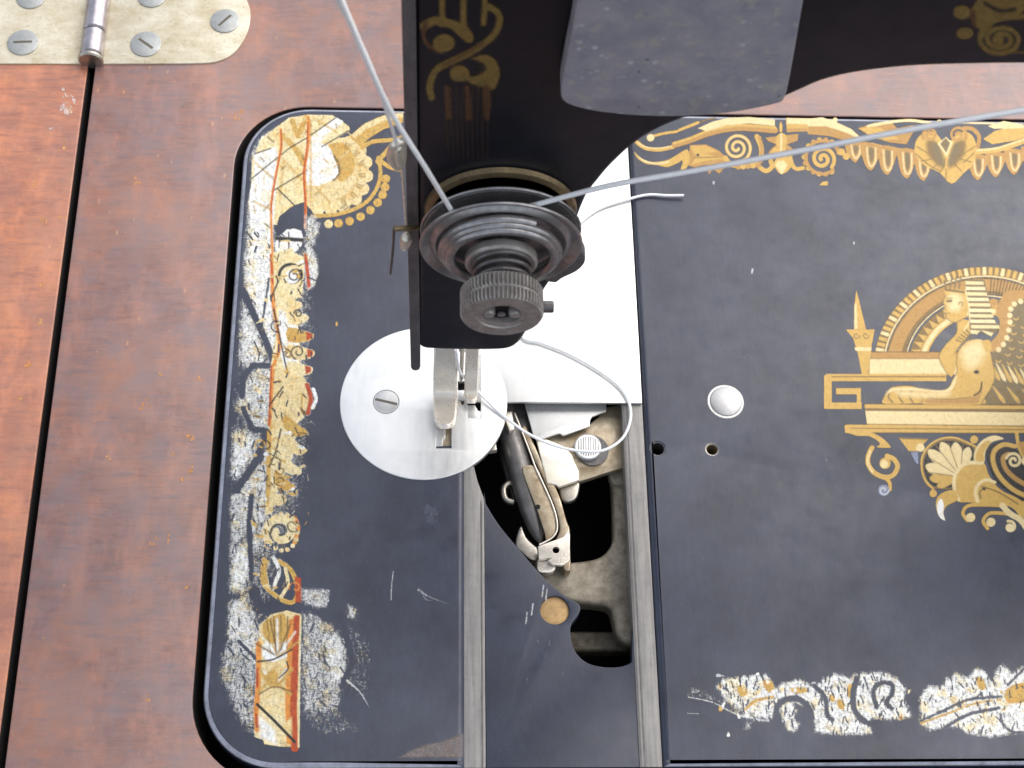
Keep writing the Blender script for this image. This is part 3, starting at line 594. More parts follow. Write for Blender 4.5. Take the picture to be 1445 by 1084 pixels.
# carrier around the shuttle
slab('shuttle_carrier_arm', Floor(-0.45), tr(Floor(-0.45), smooth(LC((600, -560), (760, -200), (830, -60), (900, 60), (955, 200), (1010, 400), (1042, 480), (1045, 640), (1050, 790), (1050, 900), (975, 880), (970, 600), (900, 590), (935, 500), (925, 380), (860, 180), (740, -100), (560, -500)), 3)), [], 0.45, 0.04, M['oiled'], mac)
hl = at(*LC((900, 695))[0], -0.33)
slab('carrier_clip', Floor(-0.33), tr(Floor(-0.33), LC((718, 655), (800, 625), (900, 590), (975, 560), (1030, 500), (1042, 540), (1040, 800), (965, 852), (870, 845), (815, 800), (860, 775), (725, 790))), [disc(hl.x, hl.y, 0.085, 18)], 0.12, 0.015, M['nickel'], mac)
slab('carrier_clip_foot', Floor(-0.5), tr(Floor(-0.5), smooth(LC((718, 790), (790, 785), (870, 830), (900, 860), (870, 915), (790, 930), (712, 905)), 3)), [], 0.2, 0.03, M['nickel'], mac)
slab('carrier_heel', Floor(-0.7), tr(Floor(-0.7), smooth(LC((540, 440), (600, 560), (680, 640), (715, 670), (720, 790), (640, 800), (540, 720), (480, 640)), 3)), [], 0.3, 0.06, M['bar_steel'], mac)
slab('carrier_back_wall', Floor(-0.62), tr(Floor(-0.62), smooth(SC((205, 60), (320, 60), (400, 330), (330, 420), (250, 300)), 3)), [], 0.3, 0.03, M['dark_steel'], mac)
for q_ in (((150, 135), (215, 135), (235, 300), (190, 320), (140, 200)), ((-20, 420), (60, 410), (75, 490), (0, 500))):
    slab('race_tip', Floor(-0.3), tr(Floor(-0.3), SC(*q_)), [], 0.2, 0.02, M['nickel'], mac)
slab('race_side_wall', Floor(-1.1), tr(Floor(-1.1), smooth(SC((90, 470), (160, 440), (230, 640), (260, 860), (250, 990), (215, 960), (150, 720)), 3)), [], 0.4, 0.05, M['dark_steel'], mac)
tube('race_hook', sm3([at(*c, -0.9) for c in LC((470, 10), (420, 20), (375, 60), (370, 130), (400, 190), (470, 210))], 6), 0.09, M['bar_steel'], mac, 10)
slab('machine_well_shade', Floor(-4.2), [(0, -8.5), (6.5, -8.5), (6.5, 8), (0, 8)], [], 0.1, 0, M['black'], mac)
# ------------------------------------------------------------------ head and arm
YF = -1.5
FR = Front(YF); HD = [(588, 470), (589, 486), (596, 493), (615, 495), (650, 496), (690, 496), (718, 494), (733, 486), (743, 472), (752, 455), (766, 418), (779, 398), (796, 372), (806, 345), (815, 312), (829, 279), (845, 258), (862, 238), (885, 216), (908, 198), (935, 183), (965, 171), (1000, 162), (1050, 153), (1100, 143), (1130, 131), (1160, 118), (1200, 108), (1250, 101), (1300, 97), (1370, 95), (1445, 94), (1700, 93)]
h2 = tr(FR, smooth(HD, 3, False)); xr = h2[-1][0]
h2 = h2 + [(xr, 19.2), (-0.02, 19.2)]
body = slab('head_and_arm', FR, h2, [], 4.3, 0.14, M['japan_head'], mac, seg=5)
# the pillar that carries the arm, out of frame to the right
pil = slab('arm_pillar', Front(-1.2), [(18.5, -0.02), (24.5, -0.02), (24.0, 4), (23.2, 19.0), (17, 19.0), (17.6, 15)], [], 4.0, 0.2, M['japan_head'], mac)
# face plate: steel edge seen from the front, hanging below the head
fx1 = -0.02
fpo = tr(FR, [(579, 519), (583, 522), (588, 521), (590, 510), (591, 495)])
bm = bmesh.new()
FPZ = on(583, 522, YF).z
prf = [(-0.235, 19.2), (-0.235, FPZ + 0.15), (-0.2, FPZ + .03), (-0.13, FPZ), (-0.06, FPZ + .05), (-0.035, FPZ + .2), (-0.03, 19.2)]
add_slab(bm, Front(YF - 0.02), prf, [], 3.9, 0.012)
face_plate = link('face_plate', mesh_from(bm, 'face_plate'), mac, [M['face_steel']])
# grey cover in front of the arm
YC = -1.95
CV = crop(780, 0, 3.6125); CP = Front(YC)
co = tr(CP, CV((196, -400), (133, -40), (100, 150), (70, 300), (46, 430), (42, 490), (60, 522), (110, 545), (220, 570), (400, 590), (600, 597), (780, 590), (940, 572), (1060, 550), (1150, 528), (1178, 510), (1200, 440), (1235, 250), (1285, -40), (1345, -400)))
zc = 19.5
bot = co[1:-1]; xa_t = co[1][0] + (co[1][0] - co[3][0]) * 0.25; xb_t = co[-2][0] + .1
pts = co[1:-1] + [(co[-1][0] + .15, zc), (co[0][0] + 0.12, zc)]
bm = bmesh.new()
add_slab(bm, CP, smooth(co, 3, False), [], 0.35, 0.035, 0.0, 3)
cover = link('arm_cover', mesh_from(bm, 'arm_cover'), mac, [M['cover']])
cover['label'] = 'slate grey speckled metal cover with curved lower edge, in front of the arm'
# presser bar, needle bar, foot
yn = at(650, 548).y
def rod(name, x, y, za, zb, r, mat): return lathe(name, [(r * .8, 0), (r, .05), (r, zb - za - .05), (r * .8, zb - za)], 'z', (x, y, za), mat, mac, 24)
xp = at(650, 548).x
rod('needle_bar', xp + .02, yn, 3.2, 7.5, 0.3, M['bar_steel'])
lathe('needle', [(0.01, 0), (0.045, 0.2), (0.05, 1.6), (0.09, 1.8), (0.09, 3.0)], 'z', (xp, yn, 0.35), M['bar_steel'], mac, 14)
rod('presser_bar', xp - .05, yn + 1.0, 2.2, 8, 0.34, M['bar_steel'])
foot = empty('presser_foot', mac)
def ribbon(name, path, widths, th, mat, parent):
    """bent strip: path of (x,y,z) centres, half-widths in x"""
    bm = bmesh.new(); R_ = []
    for i, (p, w_) in enumerate(zip(path, widths)):
        p = Vector(p); d = (Vector(path[min(i + 1, len(path) - 1)]) - Vector(path[max(i - 1, 0)])).normalized(); n = Vector((1, 0, 0)).cross(d).normalized()
        if n.z < 0: n = -n
        e = th * 0.35
        R_.append([bm.verts.new(p + Vector((sx * (w_ - ix), 0, 0)) + n * (hh)) for sx, ix, hh in ((-1, e, th), (1, e, th), (1, 0, th - e), (1, 0, 0), (-1, 0, 0), (-1, 0, th - e))])
    for A, B in zip(R_, R_[1:]):
        for i in range(6): bm.faces.new((A[i - 1], A[i], B[i], B[i - 1]))
    bm.faces.new(R_[0]); bm.faces.new(R_[-1]); return link(name, mesh_from(bm, name, 0.7), parent, [mat])
def P3(u, v, z): return at(u, v, z)
xt = at(628, 580, 0.2).x; yt = at(628, 610, 0.1).y
yk = at(628, 552, 0.15).y
path = [(xt, yk + 1.0, 2.6), (xt, yk + .5, 1.6), (xt, yk + .22, .8), (xt, yk + .02, .3), (xt, yk - .12, .16), (xt, yk - .4, .12), (xt, yk - .7, .12), (xt, yt + .22, .15), (xt, yt + .1, .2), (xt, yt + .02, .28), (xt, yt, .3)]
wd = [.28, .28, .29, .29, .29, .29, .275, .25, .2, .12, .05]
ribbon('foot_toe', path, wd, 0.12, M['nickel'], foot)
xt2 = at(665, 560, .2).x; yt2 = at(665, 573, .1).y
path = [(xt2, yk + 1.0, 2.6), (xt2, yk + .5, 1.6), (xt2, yk + .22, .8), (xt2, yk + .05, .3), (xt2, yk - .1, .14), (xt2, yt2 + .12, .13), (xt2, yt2 + .02, .2), (xt2, yt2, .24)]
ribbon('foot_toe', path, [.17, .17, .17, .17, .16, .14, .1, .05], 0.11, M['nickel'], foot)
slab('foot_shank', Front(yk + .4), [(xt - .27, 2.2), (xt2 + .17, 2.2), (xt2 + .17, 5.5), (xt - .27, 5.5)], [], 0.3, 0.04, M['bar_steel'], foot)
rodb = lathe('foot_screw', [(0.22, 0), (0.22, .3), (0.18, .35), (0.001, .36)], 'x', (xt2 + .15, yk + .4, 3.0), M['bar_steel'], foot, 24)
# ------------------------------------------------------------------ tension assembly
ten = empty('tension_assembly', mac)
dc = on(707, 347, YF - .75); TX, TZ = dc.x, dc.z
cY = lambda d: (TX, YF - d, TZ)
lathe('brass_ring', [(1.28, 0), (1.32, .03), (1.30, .12), (1.20, .15), (1.15, .1), (1.12, 0)], 'y', cY(0.0), M['brass_old'], ten, 72)
lathe('rear_tension_disc', [(0.4, 0), (0.9, 0.02), (1.28, .16), (1.33, .2), (1.34, .24), (1.31, .26), (1.24, .22), (0.9, .1), (0.4, .1)], 'y', cY(0.22), M['disc_steel'], ten, 72)
lathe('tension_disc', [(0.4, 0), (0.9, 0.03), (1.25, 0.0), (1.36, .03), (1.385, .06), (1.37, .085), (1.24, .06), (0.95, .04), (0.4, .04)], 'y', cY(0.40), M['disc_steel'], ten, 72)
lathe('tension_disc', [(0.3, -.08), (0.9, -.1), (1.25, -.06), (1.37, .0), (1.395, .03), (1.385, .06), (1.35, .065), (1.30, .03), (1.22, -.02), (1.17, .03), (1.12, .05), (1.06, .02), (0.98, -.04), (0.8, -.05), (0.3, -.04)], 'y', cY(0.72), M['disc_steel'], ten, 72)
# flat coil collar with its end showing
bm = bmesh.new()
cp = []
for k in range(0, 150):
    a = math.radians(60 + k * 6.2); r = 1.02 - 0.0011 * k; cp.append((TX + r * math.cos(a), YF - 0.84 - 0.0011 * k, TZ + r * math.sin(a)))
add_tube(bm, cp, 0.085, 10); link('coil_spring', mesh_from(bm, 'coil_spring', 0.9), ten, [M['disc_steel']])
lathe('collar', [(0.62, 0), (0.62, .12), (0.58, .16), (0.42, .16), (0.40, .1)], 'y', cY(0.98), M['knob_steel'], ten, 48)
bm = bmesh.new(); cp = []
for k in range(0, 100):
    a = math.radians(k * 11); r = 0.5 - 0.0009 * k; cp.append((TX + r * math.cos(a), YF - 1.12 - 0.0043 * k, TZ + r * math.sin(a)))
add_tube(bm, cp, 0.05, 8); link('beehive_spring', mesh_from(bm, 'beehive_spring', 0.9), ten, [M['dark_steel']])
lathe('tension_stud', [(0.16, 0), (0.16, 1.9), (0.13, 1.92), (0.001, 1.92)], 'y', cY(0), M['disc_steel'], ten, 24)
# knurled thumb nut with two bands of teeth
def nut(name, y0, d, r, nt, mat, par, cx, cz):
    bm = bmesh.new(); prof = [(r * .6, 0, 0), (r * .96, 0, 0), (r, .03, 1), (r, d * .42, 1), (r * .955, d * .47, 0), (r * .955, d * .53, 0), (r, d * .58, 1), (r, d - .05, 1), (r * .95, d, 0), (r * .6, d, 0), (r * .58, d - .03, 0), (r * .46, d - .035, 0), (r * .44, d - .18, 0)]
    n = nt * 4; rings = []
    for rr, h, kn in prof:
        ring = []
        for k in range(n):
            a = 2 * PI * k / n; q_ = rr - (0.055 if kn and k % 4 in (2, 3) else 0)
            ring.append(bm.verts.new((cx + q_ * math.cos(a), y0 - h, cz + q_ * math.sin(a))))
        rings.append(ring)
    for A, B in zip(rings, rings[1:]):
        for i in range(n): bm.faces.new((A[i - 1], A[i], B[i], B[i - 1]))
    bm.faces.new(rings[0]); return link(name, mesh_from(bm, name, 0.35), par, [mat])
kf = on(707, 434, YF - 2.25)
KR = 0.5 * (on(768, 430, YF - 2.1) - on(648, 430, YF - 2.1)).length
knob = nut('thumb_nut', YF - 1.62, 0.5, KR, 60, M['knob_steel'], ten, TX, TZ)
lathe('nut_recess', [(KR * .45, 0), (KR * .45, .012), (0.001, .012)], 'y', cY(1.96), M['black'], knob, 32)
lathe('stud_tip', [(.07, 0), (.07, .03), (0.03, .05), (0.001, .05)], 'y', (TX, YF - 2.0, TZ - .1), M['disc_steel'], knob, 20)
for sx in (-1, 1):
    bm = bmesh.new(); add_lathe(bm, [(0.11, 0), (0.11, .1), (0.09, .14), (0.001, .15)], 'y', (TX + sx * .22, YF - 1.96, TZ), 18)
    link('stud_half', mesh_from(bm, 'stud_half', .6), knob, [M['knob_steel']])
# lobed bracket behind discs at right + small pin
lob = tr(Front(YF - .1), smooth([(780, 330), (812, 345), (818, 353), (825, 362), (825, 373), (814, 384), (795, 393), (782, 400), (760, 390), (750, 350)], 4))
slab('tension_lever', Front(YF - .1), lob, [], 0.25, 0.05, M['face_steel'], ten)
pz = on(776, 430, YF - 0.2)
lathe('slack_pin', [(0.115, 0), (0.115, .3), (0.1, .33), (0.001, .34)], 'x', (pz.x - .26, YF - .25, pz.z), M['dark_steel'], mac, 20)
# thread guides on the face plate
def w(u, v, d): return on(u, v, YF - d)
tube('guide_wire', sm3([w(590, 321, .1), w(575, 322, .2), w(556, 323, .25)], 4), [.05] * 9, M['brass_old'], mac, 8)
tube('guide_wire', sm3([w(556, 322, .25), w(555, 345, .25), w(551, 386, .25)], 4), 0.025, M['dark_steel'], mac, 8)
tube('guide_wire', sm3([w(567, 235, .1), w(569, 262, .1), w(572, 300, .1), w(575, 330, .1)], 4), 0.025, M['nickel'], mac, 8)
tube('guide_stud', sm3([w(574, 330, .2), w(573, 340, .24), w(570, 352, .2)], 4), [.05, .08, .1, .11, .11, .1, .09, .07, .04], M['nickel'], mac, 10)
gl = [w(562, 236, .1), w(554, 228, .15), (w(552, 215, .2)), w(557, 205, .2), w(566, 200, .15), w(568, 215, .1), w(566, 232, .1)]
tube('thread_eyelet', sm3(gl, 5), 0.075, M['nickel'], mac, 10)
tube('thread_eyelet', sm3([w(568, 202, .1), w(560, 212, .2), w(564, 232, .15)], 5), 0.07, M['nickel'], mac, 10)
# ------------------------------------------------------------------ threads
TR = 0.045
def thread_obj(name, segs, label, cat='thread'):
    bm = bmesh.new()
    for pts, r in segs: add_tube(bm, pts, r, 8)
    o = link(name, mesh_from(bm, name, 1.2), None, [M['thread']]); return tag(o, label, cat)
def O(u, v, y): return on(u, v, y)
up = [on(470, -25, -3.4), on(545, 145, -2.9), on(600, 236, -2.7), on(637, 297, YF - .66)]
wrap = [Vector((TX + 1.16 * math.cos(a), YF - .66, TZ + 1.16 * math.sin(a))) for a in [math.radians(128 - k * 85 / 8) for k in range(9)]]
rt = [on(748, 291, YF - .66), on(860, 262, -2.4), on(985, 240, -2.5), on(1145, 210, -2.6), on(1300, 180, -2.7), on(1500, 146, -2.8)]
st2 = [on(462, -25, -3.4), on(520, 85, -2.8), on(548, 165, -2.3), on(561, 208, YF - .2)]
thread_obj('upper_thread', [(sm3(up, 6), .042), (sm3(rt, 6), .046), (sm3(st2, 6), .028)], 'white upper thread running down to the tension discs and away to the right')
tl = [at(643, 494, 3.4), at(648, 522, 1.6), at(655, 532, .6), at(670, 548, .25), at(700, 578, .1), at(717, 592, .08), at(745, 612, .06), at(780, 628, .03), at(815, 636, .05), at(850, 636, .05), at(877, 620, .06), at(889, 595, .06), at(888, 570, .08), at(873, 545, .09), at(840, 520, .1), at(800, 498, .1), at(765, 484, .1), at(735, 470, .09), at(760, 400, .08), at(800, 335, .07), at(840, 298, .07), at(888, 281, .08), at(915, 275, .08), at(940, 276, .1), at(965, 276, .12)]
thread_obj('needle_thread', [(sm3(tl, 6), .036)], 'loose white thread looped from the needle over the shuttle opening and slide plate')
for pp_ in (None,): pass
# ================================================================== DECALS
NZ = 0.003
# ---- sphinx emblem
d = RDecal('sphinx_decal', BED, bed, (1155, 365, 1475, 760), 0.16); c = crop(1150, 370, 4.013); d.using(c)
cx, cy, rx, ry = 960, 600, 630, 575
def ringpts(s1, a0, a1, n=40): return [(cx + rx * s1 * math.cos(math.radians(a)), cy - ry * s1 * math.sin(math.radians(a))) for a in np.linspace(a0, a1, n)]
def band(s0, s1, m, a0=171, a1=20): d.fill(ringpts(s0, a0, a1) + ringpts(s1, a1, a0), m)
band(1.0, .905, 'gold_dk')
for k in range(46):
    a = 170 - k * 3.3
    def rp_(s, a): return (cx + rx * s * math.cos(math.radians(a)), cy - ry * s * math.sin(math.radians(a)))
    h = d.h0 + 0.006
    d.fill([rp_(.925, a + .3), rp_(.995, a + .1), rp_(.995, a - 1.6), rp_(.925, a - 1.9), rp_(.915, a - .8)], 'gold' if k % 3 else 'gold_lt', 0, h)
d.k = 6
band(.912, .896, 'gold_lt'); band(.89, .725, 'gold_dk'); band(.875, .76, 'gold_or'); band(.72, .705, 'gold_lt'); band(.69, .60, 'gold_dk')
for k in range(22):
    a = 168 - k * 7; d.fill([rp_(.605, a), rp_(.60, a - 5.8), rp_(.685, a - 3.2)], 'gold', 0, d.h0 + .017)
d.k = 13
band(.60, .525, 'gold')
band(.585, .545, 'gold_lt')
for k in range(26):       # fluted part right of the head
    a = 86 - k * 2.0; d.stroke([rp_(.885, a), rp_(.73, a)], 5, 'ink', 0, h=d.h0 + .019)
d.k = 17
d.fill([(300, 505), (1184, 505), (1184, 640), (300, 640)], 'gold_dk', 0, h=d.h0 + .0205)
d.fill([(318, 512), (1000, 512), (1000, 545), (318, 545)], 'gold_or'); d.fill([(312, 549), (1000, 549), (1000, 636), (308, 636)], 'gold_lt')
# obelisk
d.fill([(234, 152), (222, 240), (221, 382), (291, 382), (252, 220)], 'gold')
d.fill([(172, 380), (340, 380), (322, 480), (302, 634), (264, 634), (240, 510), (214, 430)], 'gold')
d.fill([(222, 482), (322, 482), (318, 503), (228, 503)], 'gold_lt')
for x in (235, 288): d.spiral(x, 415, 20, 5, 0, 1, 6, 'gold_dk')
d.fill([(224, 240), (222, 378), (240, 378), (236, 230)], 'gold_lt')
# meander
for r_ in ((60, 632, 745, 676), (50, 640, 97, 832), (65, 794, 266, 833), (236, 712, 262, 800), (118, 712, 258, 750)):
    x0, y0, x1, y1 = r_; d.fill([(x0, y0), (x1, y0), (x1, y1), (x0, y1)], 'gold')
d.fill([(95, 645), (740, 645), (740, 652), (95, 652)], 'gold_dk')
# steps under the sphinx
d.fill([(277, 800), (1240, 806), (1240, 972), (300, 970)], 'gold_dk')
d.fill([(280, 806), (1240, 814), (1240, 832), (282, 828)], 'gold'); d.fill([(285, 842), (1240, 852), (1240, 926), (294, 915)], 'gold_lt')
d.fill([(165, 925), (180, 918), (1240, 932), (1240, 966), (330, 963), (260, 975), (170, 968)], 'gold'); d.stroke([(200, 940), (1240, 950)], 5, 'gold_dk', 0)
# wing
d.fill([(1240, 165), (1090, 165), (1050, 215), (1025, 280), (1045, 330), (1040, 400), (1000, 450), (960, 500), (1000, 640), (1010, 690), (950, 806), (1240, 806)], 'feather')
for j in range(7):
    for i in range(7):
        x, y = 1075 + i * 32 + (j % 2) * 16 - j * 6, 300 + j * 42 + i * 6
        if x > 990 + j * 1: d.spiral(x, y, 14, 14, 20, .4, 6, 'gold_dk' if (i + j) % 2 else 'gold')
for k in range(7):
    x = 1000 + k * 34; d.petal(x - 10, 560 + k * 8, x + 45, 670 + 6 * k, 22, 'gold_lt' if k % 2 else 'gold')
for k in range(8):
    x = 960 + k * 42; d.petal(x, 690 + k * 5, x + 75, 800, 22, 'gold' if k % 2 else 'gold_dk')
d.fill([(1240, 165), (1090, 165), (1048, 220), (1022, 285), (1045, 335), (1038, 400), (1000, 448), (975, 490), (995, 510), (1045, 495), (1075, 455), (1095, 400), (1105, 340), (1104, 285), (1125, 235), (1165, 212), (1240, 208)], 'gold_or', 3)
for k in range(9):
    p_ = smooth([(1165, 222), (1120, 245), (1104, 290), (1105, 340), (1095, 400), (1075, 455), (1040, 495)], 4, False)[min(24, k * 3)]; d.dot(p_[0], p_[1], 15, 'gold_lt')
d.dot(1012, 228, 22, 'gold_or')
# neck, body
d.fill([(805, 330), (868, 330), (880, 390), (860, 430), (822, 470), (800, 510), (802, 580), (775, 650), (740, 620), (702, 535), (740, 468), (800, 402)], 'gold', 4)
for k in range(5): d.stroke([(800 + k * 14, 440 - k * 14), (845 + k * 12, 460 - k * 10)], 8, 'gold_dk', 0)
d.fill([(800, 560), (815, 500), (860, 450), (920, 435), (965, 455), (1000, 540), (1018, 640), (1002, 705), (965, 765), (940, 806), (650, 806), (590, 800), (400, 803), (384, 775), (425, 715), (470, 702), (540, 700), (620, 718), (740, 720), (780, 665), (805, 615)], 'gold', 4)
d.fill([(830, 500), (880, 455), (930, 450), (960, 480), (955, 540), (900, 600), (850, 590)], 'gold_lt', 4, soft=7, dens=1)
d.fill([(640, 770), (760, 778), (900, 760), (945, 690), (950, 720), (930, 775), (900, 800), (640, 800)], 'gold_or', 3)
for k in range(3): d.stroke([(430 + k * 62, 722), (415 + k * 60, 760), (440 + k * 58, 795)], 9, 'gold_dk')
d.fill([(395, 760), (430, 715), (600, 712), (740, 724), (800, 640), (790, 700), (740, 738), (600, 728), (450, 728)], 'gold_lt', 3)
d.dot(915, 622, 16, 'ink', 10); d.stroke([(945, 680), (935, 730), (900, 755)], 8, 'ink')
d.fill([(945, 450), (990, 440), (1000, 500), (965, 500)], 'gold', 3)
for q_ in ([(384, 775), (425, 715), (470, 702), (540, 700), (620, 718), (740, 720), (780, 665), (805, 610), (800, 560), (815, 500), (860, 450), (920, 435)], [(1000, 540), (1018, 640), (1002, 705), (965, 765), (940, 806)], [(805, 340), (800, 402), (740, 468), (702, 535), (740, 620), (775, 650)], [(590, 740), (610, 770), (600, 800)], [(640, 770), (760, 776), (880, 765)], [(830, 470), (790, 520)]): d.stroke(q_, 5, 'gold_dk', soft=.8)
d.fill([(470, 730), (620, 740), (760, 735), (740, 760), (600, 765), (480, 755)], 'gold_lt', 2, soft=4)
# headdress
d.fill([(848, 100), (960, 100), (985, 215), (1010, 330), (1045, 352), (1038, 390), (1000, 420), (940, 400), (880, 400), (872, 330), (862, 200)], 'feather')
for k in range(9):
    y = 108 + k * 31; x0 = 850 + k * 4; x1 = 953 + k * 9.5 if k < 8 else 1042
    d.fill([(x0, y), (x1, y + 2), (x1 + 4, y + 20), (x0 + 3, y + 19)], 'cream' if k % 2 else 'gold_lt')
d.fill([(880, 385), (935, 388), (920, 412), (880, 405)], 'gold_lt'); d.fill([(940, 385), (1010, 400), (1000, 424)], 'gold_lt')
# face
d.fill([(735, 150), (790, 152), (850, 165), (866, 230), (862, 290), (835, 325), (800, 340), (765, 334), (744, 312), (740, 292), (724, 276), (736, 250), (726, 226), (738, 190)], 'gold', 3)
d.fill([(760, 190), (800, 180), (830, 200), (825, 260), (790, 280), (760, 260)], 'gold_lt', 3, soft=5)
d.fill([(728, 105), (740, 100), (745, 150), (850, 165), (850, 178), (735, 162)], 'gold_dk')
for x in (765, 790, 815): d.stroke([(x + 12, 80), (x, 150)], 9, 'feather', 0)
d.stroke([(738, 190), (726, 226), (736, 250), (724, 276), (740, 292), (744, 312), (765, 334), (800, 340), (838, 322)], 5, 'feather'); d.fill([(745, 216), (772, 212), (776, 226), (750, 228)], 'feather', 2); d.stroke([(728, 262), (742, 270)], 5, 'feather', 0)
d.stroke([(742, 222), (775, 218)], 5, 'gold_dk'); d.stroke([(745, 205), (778, 203)], 4, 'gold_dk', 0); d.stroke([(738, 292), (762, 288)], 5, 'gold_dk', 0); d.spiral(828, 240, 16, 6, 180, .7, 6, 'gold_dk')
d.stroke([(852, 160), (872, 260), (872, 340), (845, 385)], 7, 'gold_lt')
# scrollwork below
d.using(crop(1170, 580, 5.2545))
d.fill([(130, 150), (300, 158), (390, 195), (455, 258), (445, 275), (350, 270), (375, 240), (300, 190), (200, 185)], 'gold', 3)
d.stroke([(318, 272), (290, 335), (292, 400), (340, 462), (420, 492), (480, 470), (508, 410), (480, 358), (430, 335)], 40, 'gold'); d.stroke([(305, 300), (285, 380), (320, 450)], 14, 'gold_lt')
d.dot(415, 388, 44, 'gold'); d.dot(408, 395, 30, 'gold_lt'); d.stroke([(400, 485), (448, 530), (450, 585)], 30, 'gold'); d.dot(405, 588, 44, 'bruise'); d.spiral(405, 588, 38, 10, 0, 1, 12, 'scratch')
d.fill([(512, 195), (742, 205), (650, 300), (590, 300)], 'gold'); d.fill([(600, 305), (660, 300), (665, 400), (640, 385)], 'bruise'); d.dot(677, 272, 32, 'gold_lt')
d.fill([(510, 195), (742, 203), (735, 215), (518, 208)], 'gold_dk')
d.fill([(1000, 560), (760, 575), (690, 480), (684, 360), (732, 262), (820, 208), (920, 200), (1000, 225), (1085, 262), (1100, 400)], 'gold_dk', 4)
d.fill([(990, 550), (775, 560), (712, 470), (704, 370), (748, 282), (830, 228), (920, 222), (1000, 246), (1070, 282), (1090, 400)], 'ink', 4)
for x, y, w_ in ((715, 405, 78), (735, 290, 78), (830, 232, 80), (935, 232, 76), (1035, 268, 70), (745, 500, 66), (800, 560, 50)): d.petal(975, 500, x, y, w_, 'gold_lt' if y < 450 else 'gold')
for x, y in ((740, 345), (790, 255), (885, 235), (990, 250), (735, 455)): d.stroke([(975, 490), (x, y)], 6, 'gold_dk', 0)
d.stroke([(770, 580), (700, 490), (685, 360), (735, 262), (820, 208), (920, 196), (1000, 222), (1085, 262)], 16, 'gold')
d.fill([(920, 560), (925, 480), (980, 402), (1050, 372), (1150, 385), (1180, 460), (1230, 540), (1300, 600), (1470, 690), (1470, 860), (1380, 740), (1290, 700), (1040, 680), (960, 672)], 'gold', 3)
d.stroke([(960, 660), (930, 590), (930, 490), (975, 415), (1040, 385), (1130, 385)], 26, 'gold_lt')
d.stroke([(1100, 670), (1085, 600), (1110, 540), (1170, 510), (1230, 530)], 24, 'gold_lt'); d.stroke([(1125, 650), (1118, 600), (1150, 570)], 8, 'ink'); d.dot(1150, 575, 14, 'ink')
d.stroke([(1130, 560), (1250, 600), (1400, 690)], 10, 'gold_dk')
d.fill([(1075, 365), (1090, 270), (1150, 205), (1230, 180), (1300, 208), (1210, 232), (1160, 300), (1150, 385)], 'gold_lt', 3); d.fill([(1085, 360), (1105, 280), (1160, 225), (1200, 230), (1150, 300), (1145, 375)], 'gold', 3)
d.fill([(1160, 300), (1240, 235), (1320, 235), (1400, 300), (1470, 330), (1470, 660), (1330, 600), (1220, 500)], 'ink', 3)
d.stroke([(1480, 640), (1360, 580), (1260, 480), (1215, 370), (1230, 290), (1300, 248), (1380, 262)], 34, 'gold'); d.stroke([(1480, 560), (1380, 500), (1310, 430), (1290, 350), (1330, 320)], 34, 'gold_or')
d.spiral(1370, 370, 60, 12, 200, 1.4, 20, 'gold_lt'); d.stroke([(1390, 165), (1405, 260), (1440, 330)], 30, 'gold'); d.fill([(1400, 230), (1470, 220), (1470, 360), (1430, 320)], 'gold_or')
d.dot(1460, 370, 34, 'gold_lt')
d.dot(1075, 212, 32, 'gold'); d.dot(772, 612, 30, 'gold')
d.fill([(800, 640), (860, 595), (940, 590), (950, 665), (880, 700), (850, 750), (862, 815), (815, 785), (790, 710)], 'gold', 3); d.fill([(800, 700), (830, 650), (850, 700), (845, 760), (860, 812), (815, 782)], 'white', 3)
for (sx, sy, ex) in ((1285, 702, 1000), (1320, 762, 1150)):
    d.stroke([(sx, sy), ((sx + ex) / 2, sy - 6), (ex + 30, sy + 2), (ex - 8, sy + 55), (ex + 25, sy + 110)], 30, 'gold'); d.dot(ex + 50, sy + 88 - (0 if ex < 1100 else 25), 36, 'gold_lt')
d.stroke([(1285, 702), (1340, 760), (1420, 810), (1470, 880)], 46, 'gold_lt'); d.spiral(1340, 860, 45, 10, 250, 1.2, 24, 'gold_lt'); d.dot(1345, 868, 30, 'cream')
d.done()
# ---- top band
d = RDecal('top_border_decal', BED, bed, (880, 160, 1470, 268), 0.16); d.using(crop(880, 150, 4.817))
d.fill([(70, 305), (110, 350), (200, 378), (300, 362), (360, 330), (415, 300), (395, 370), (330, 405), (290, 416), (230, 402), (150, 392), (90, 352)], 'gold', 3); d.fill([(75, 308), (130, 358), (220, 385), (310, 370), (300, 385), (220, 395), (130, 372)], 'gold_lt', 3)
d.stroke([(90, 245), (150, 285), (240, 295), (335, 278)], 30, 'gold'); d.stroke([(100, 250), (150, 278), (240, 285), (330, 270)], 8, 'gold_lt')
d.stroke([(345, 262), (450, 232), (560, 190), (680, 160), (820, 148), (1030, 165)], 44, 'gold_or'); d.stroke([(345, 250), (450, 218), (560, 172), (680, 142), (820, 130), (1030, 145)], 20, 'gold')
d.fill([(500, 150), (600, 105), (700, 78), (850, 72), (1030, 88), (1030, 135), (850, 118), (700, 130), (560, 170)], 'gold_lt', 0)
d.stroke([(210, 200), (290, 182), (362, 172)], 22, 'gold'); d.stroke([(378, 162), (440, 138), (505, 112)], 24, 'gold'); d.dot(183, 214, 27, 'gold_lt'); d.stroke([(520, 110), (570, 90), (620, 82)], 14, 'gold_dk')
d.fill([(1100, 78), (1300, 82), (1450, 90), (1460, 190), (1350, 180), (1240, 172), (1110, 178)], 'gold'); d.fill([(1110, 80), (1300, 84), (1445, 96), (1440, 130), (1300, 125), (1110, 118)], 'gold_lt')
d.fill([(1105, 150), (1240, 150), (1450, 175), (1450, 188), (1240, 168), (1110, 172)], 'gold_or')
d.fill([(1068, 95), (1082, 130), (1078, 180), (1060, 180), (1056, 130)], 'gold'); 
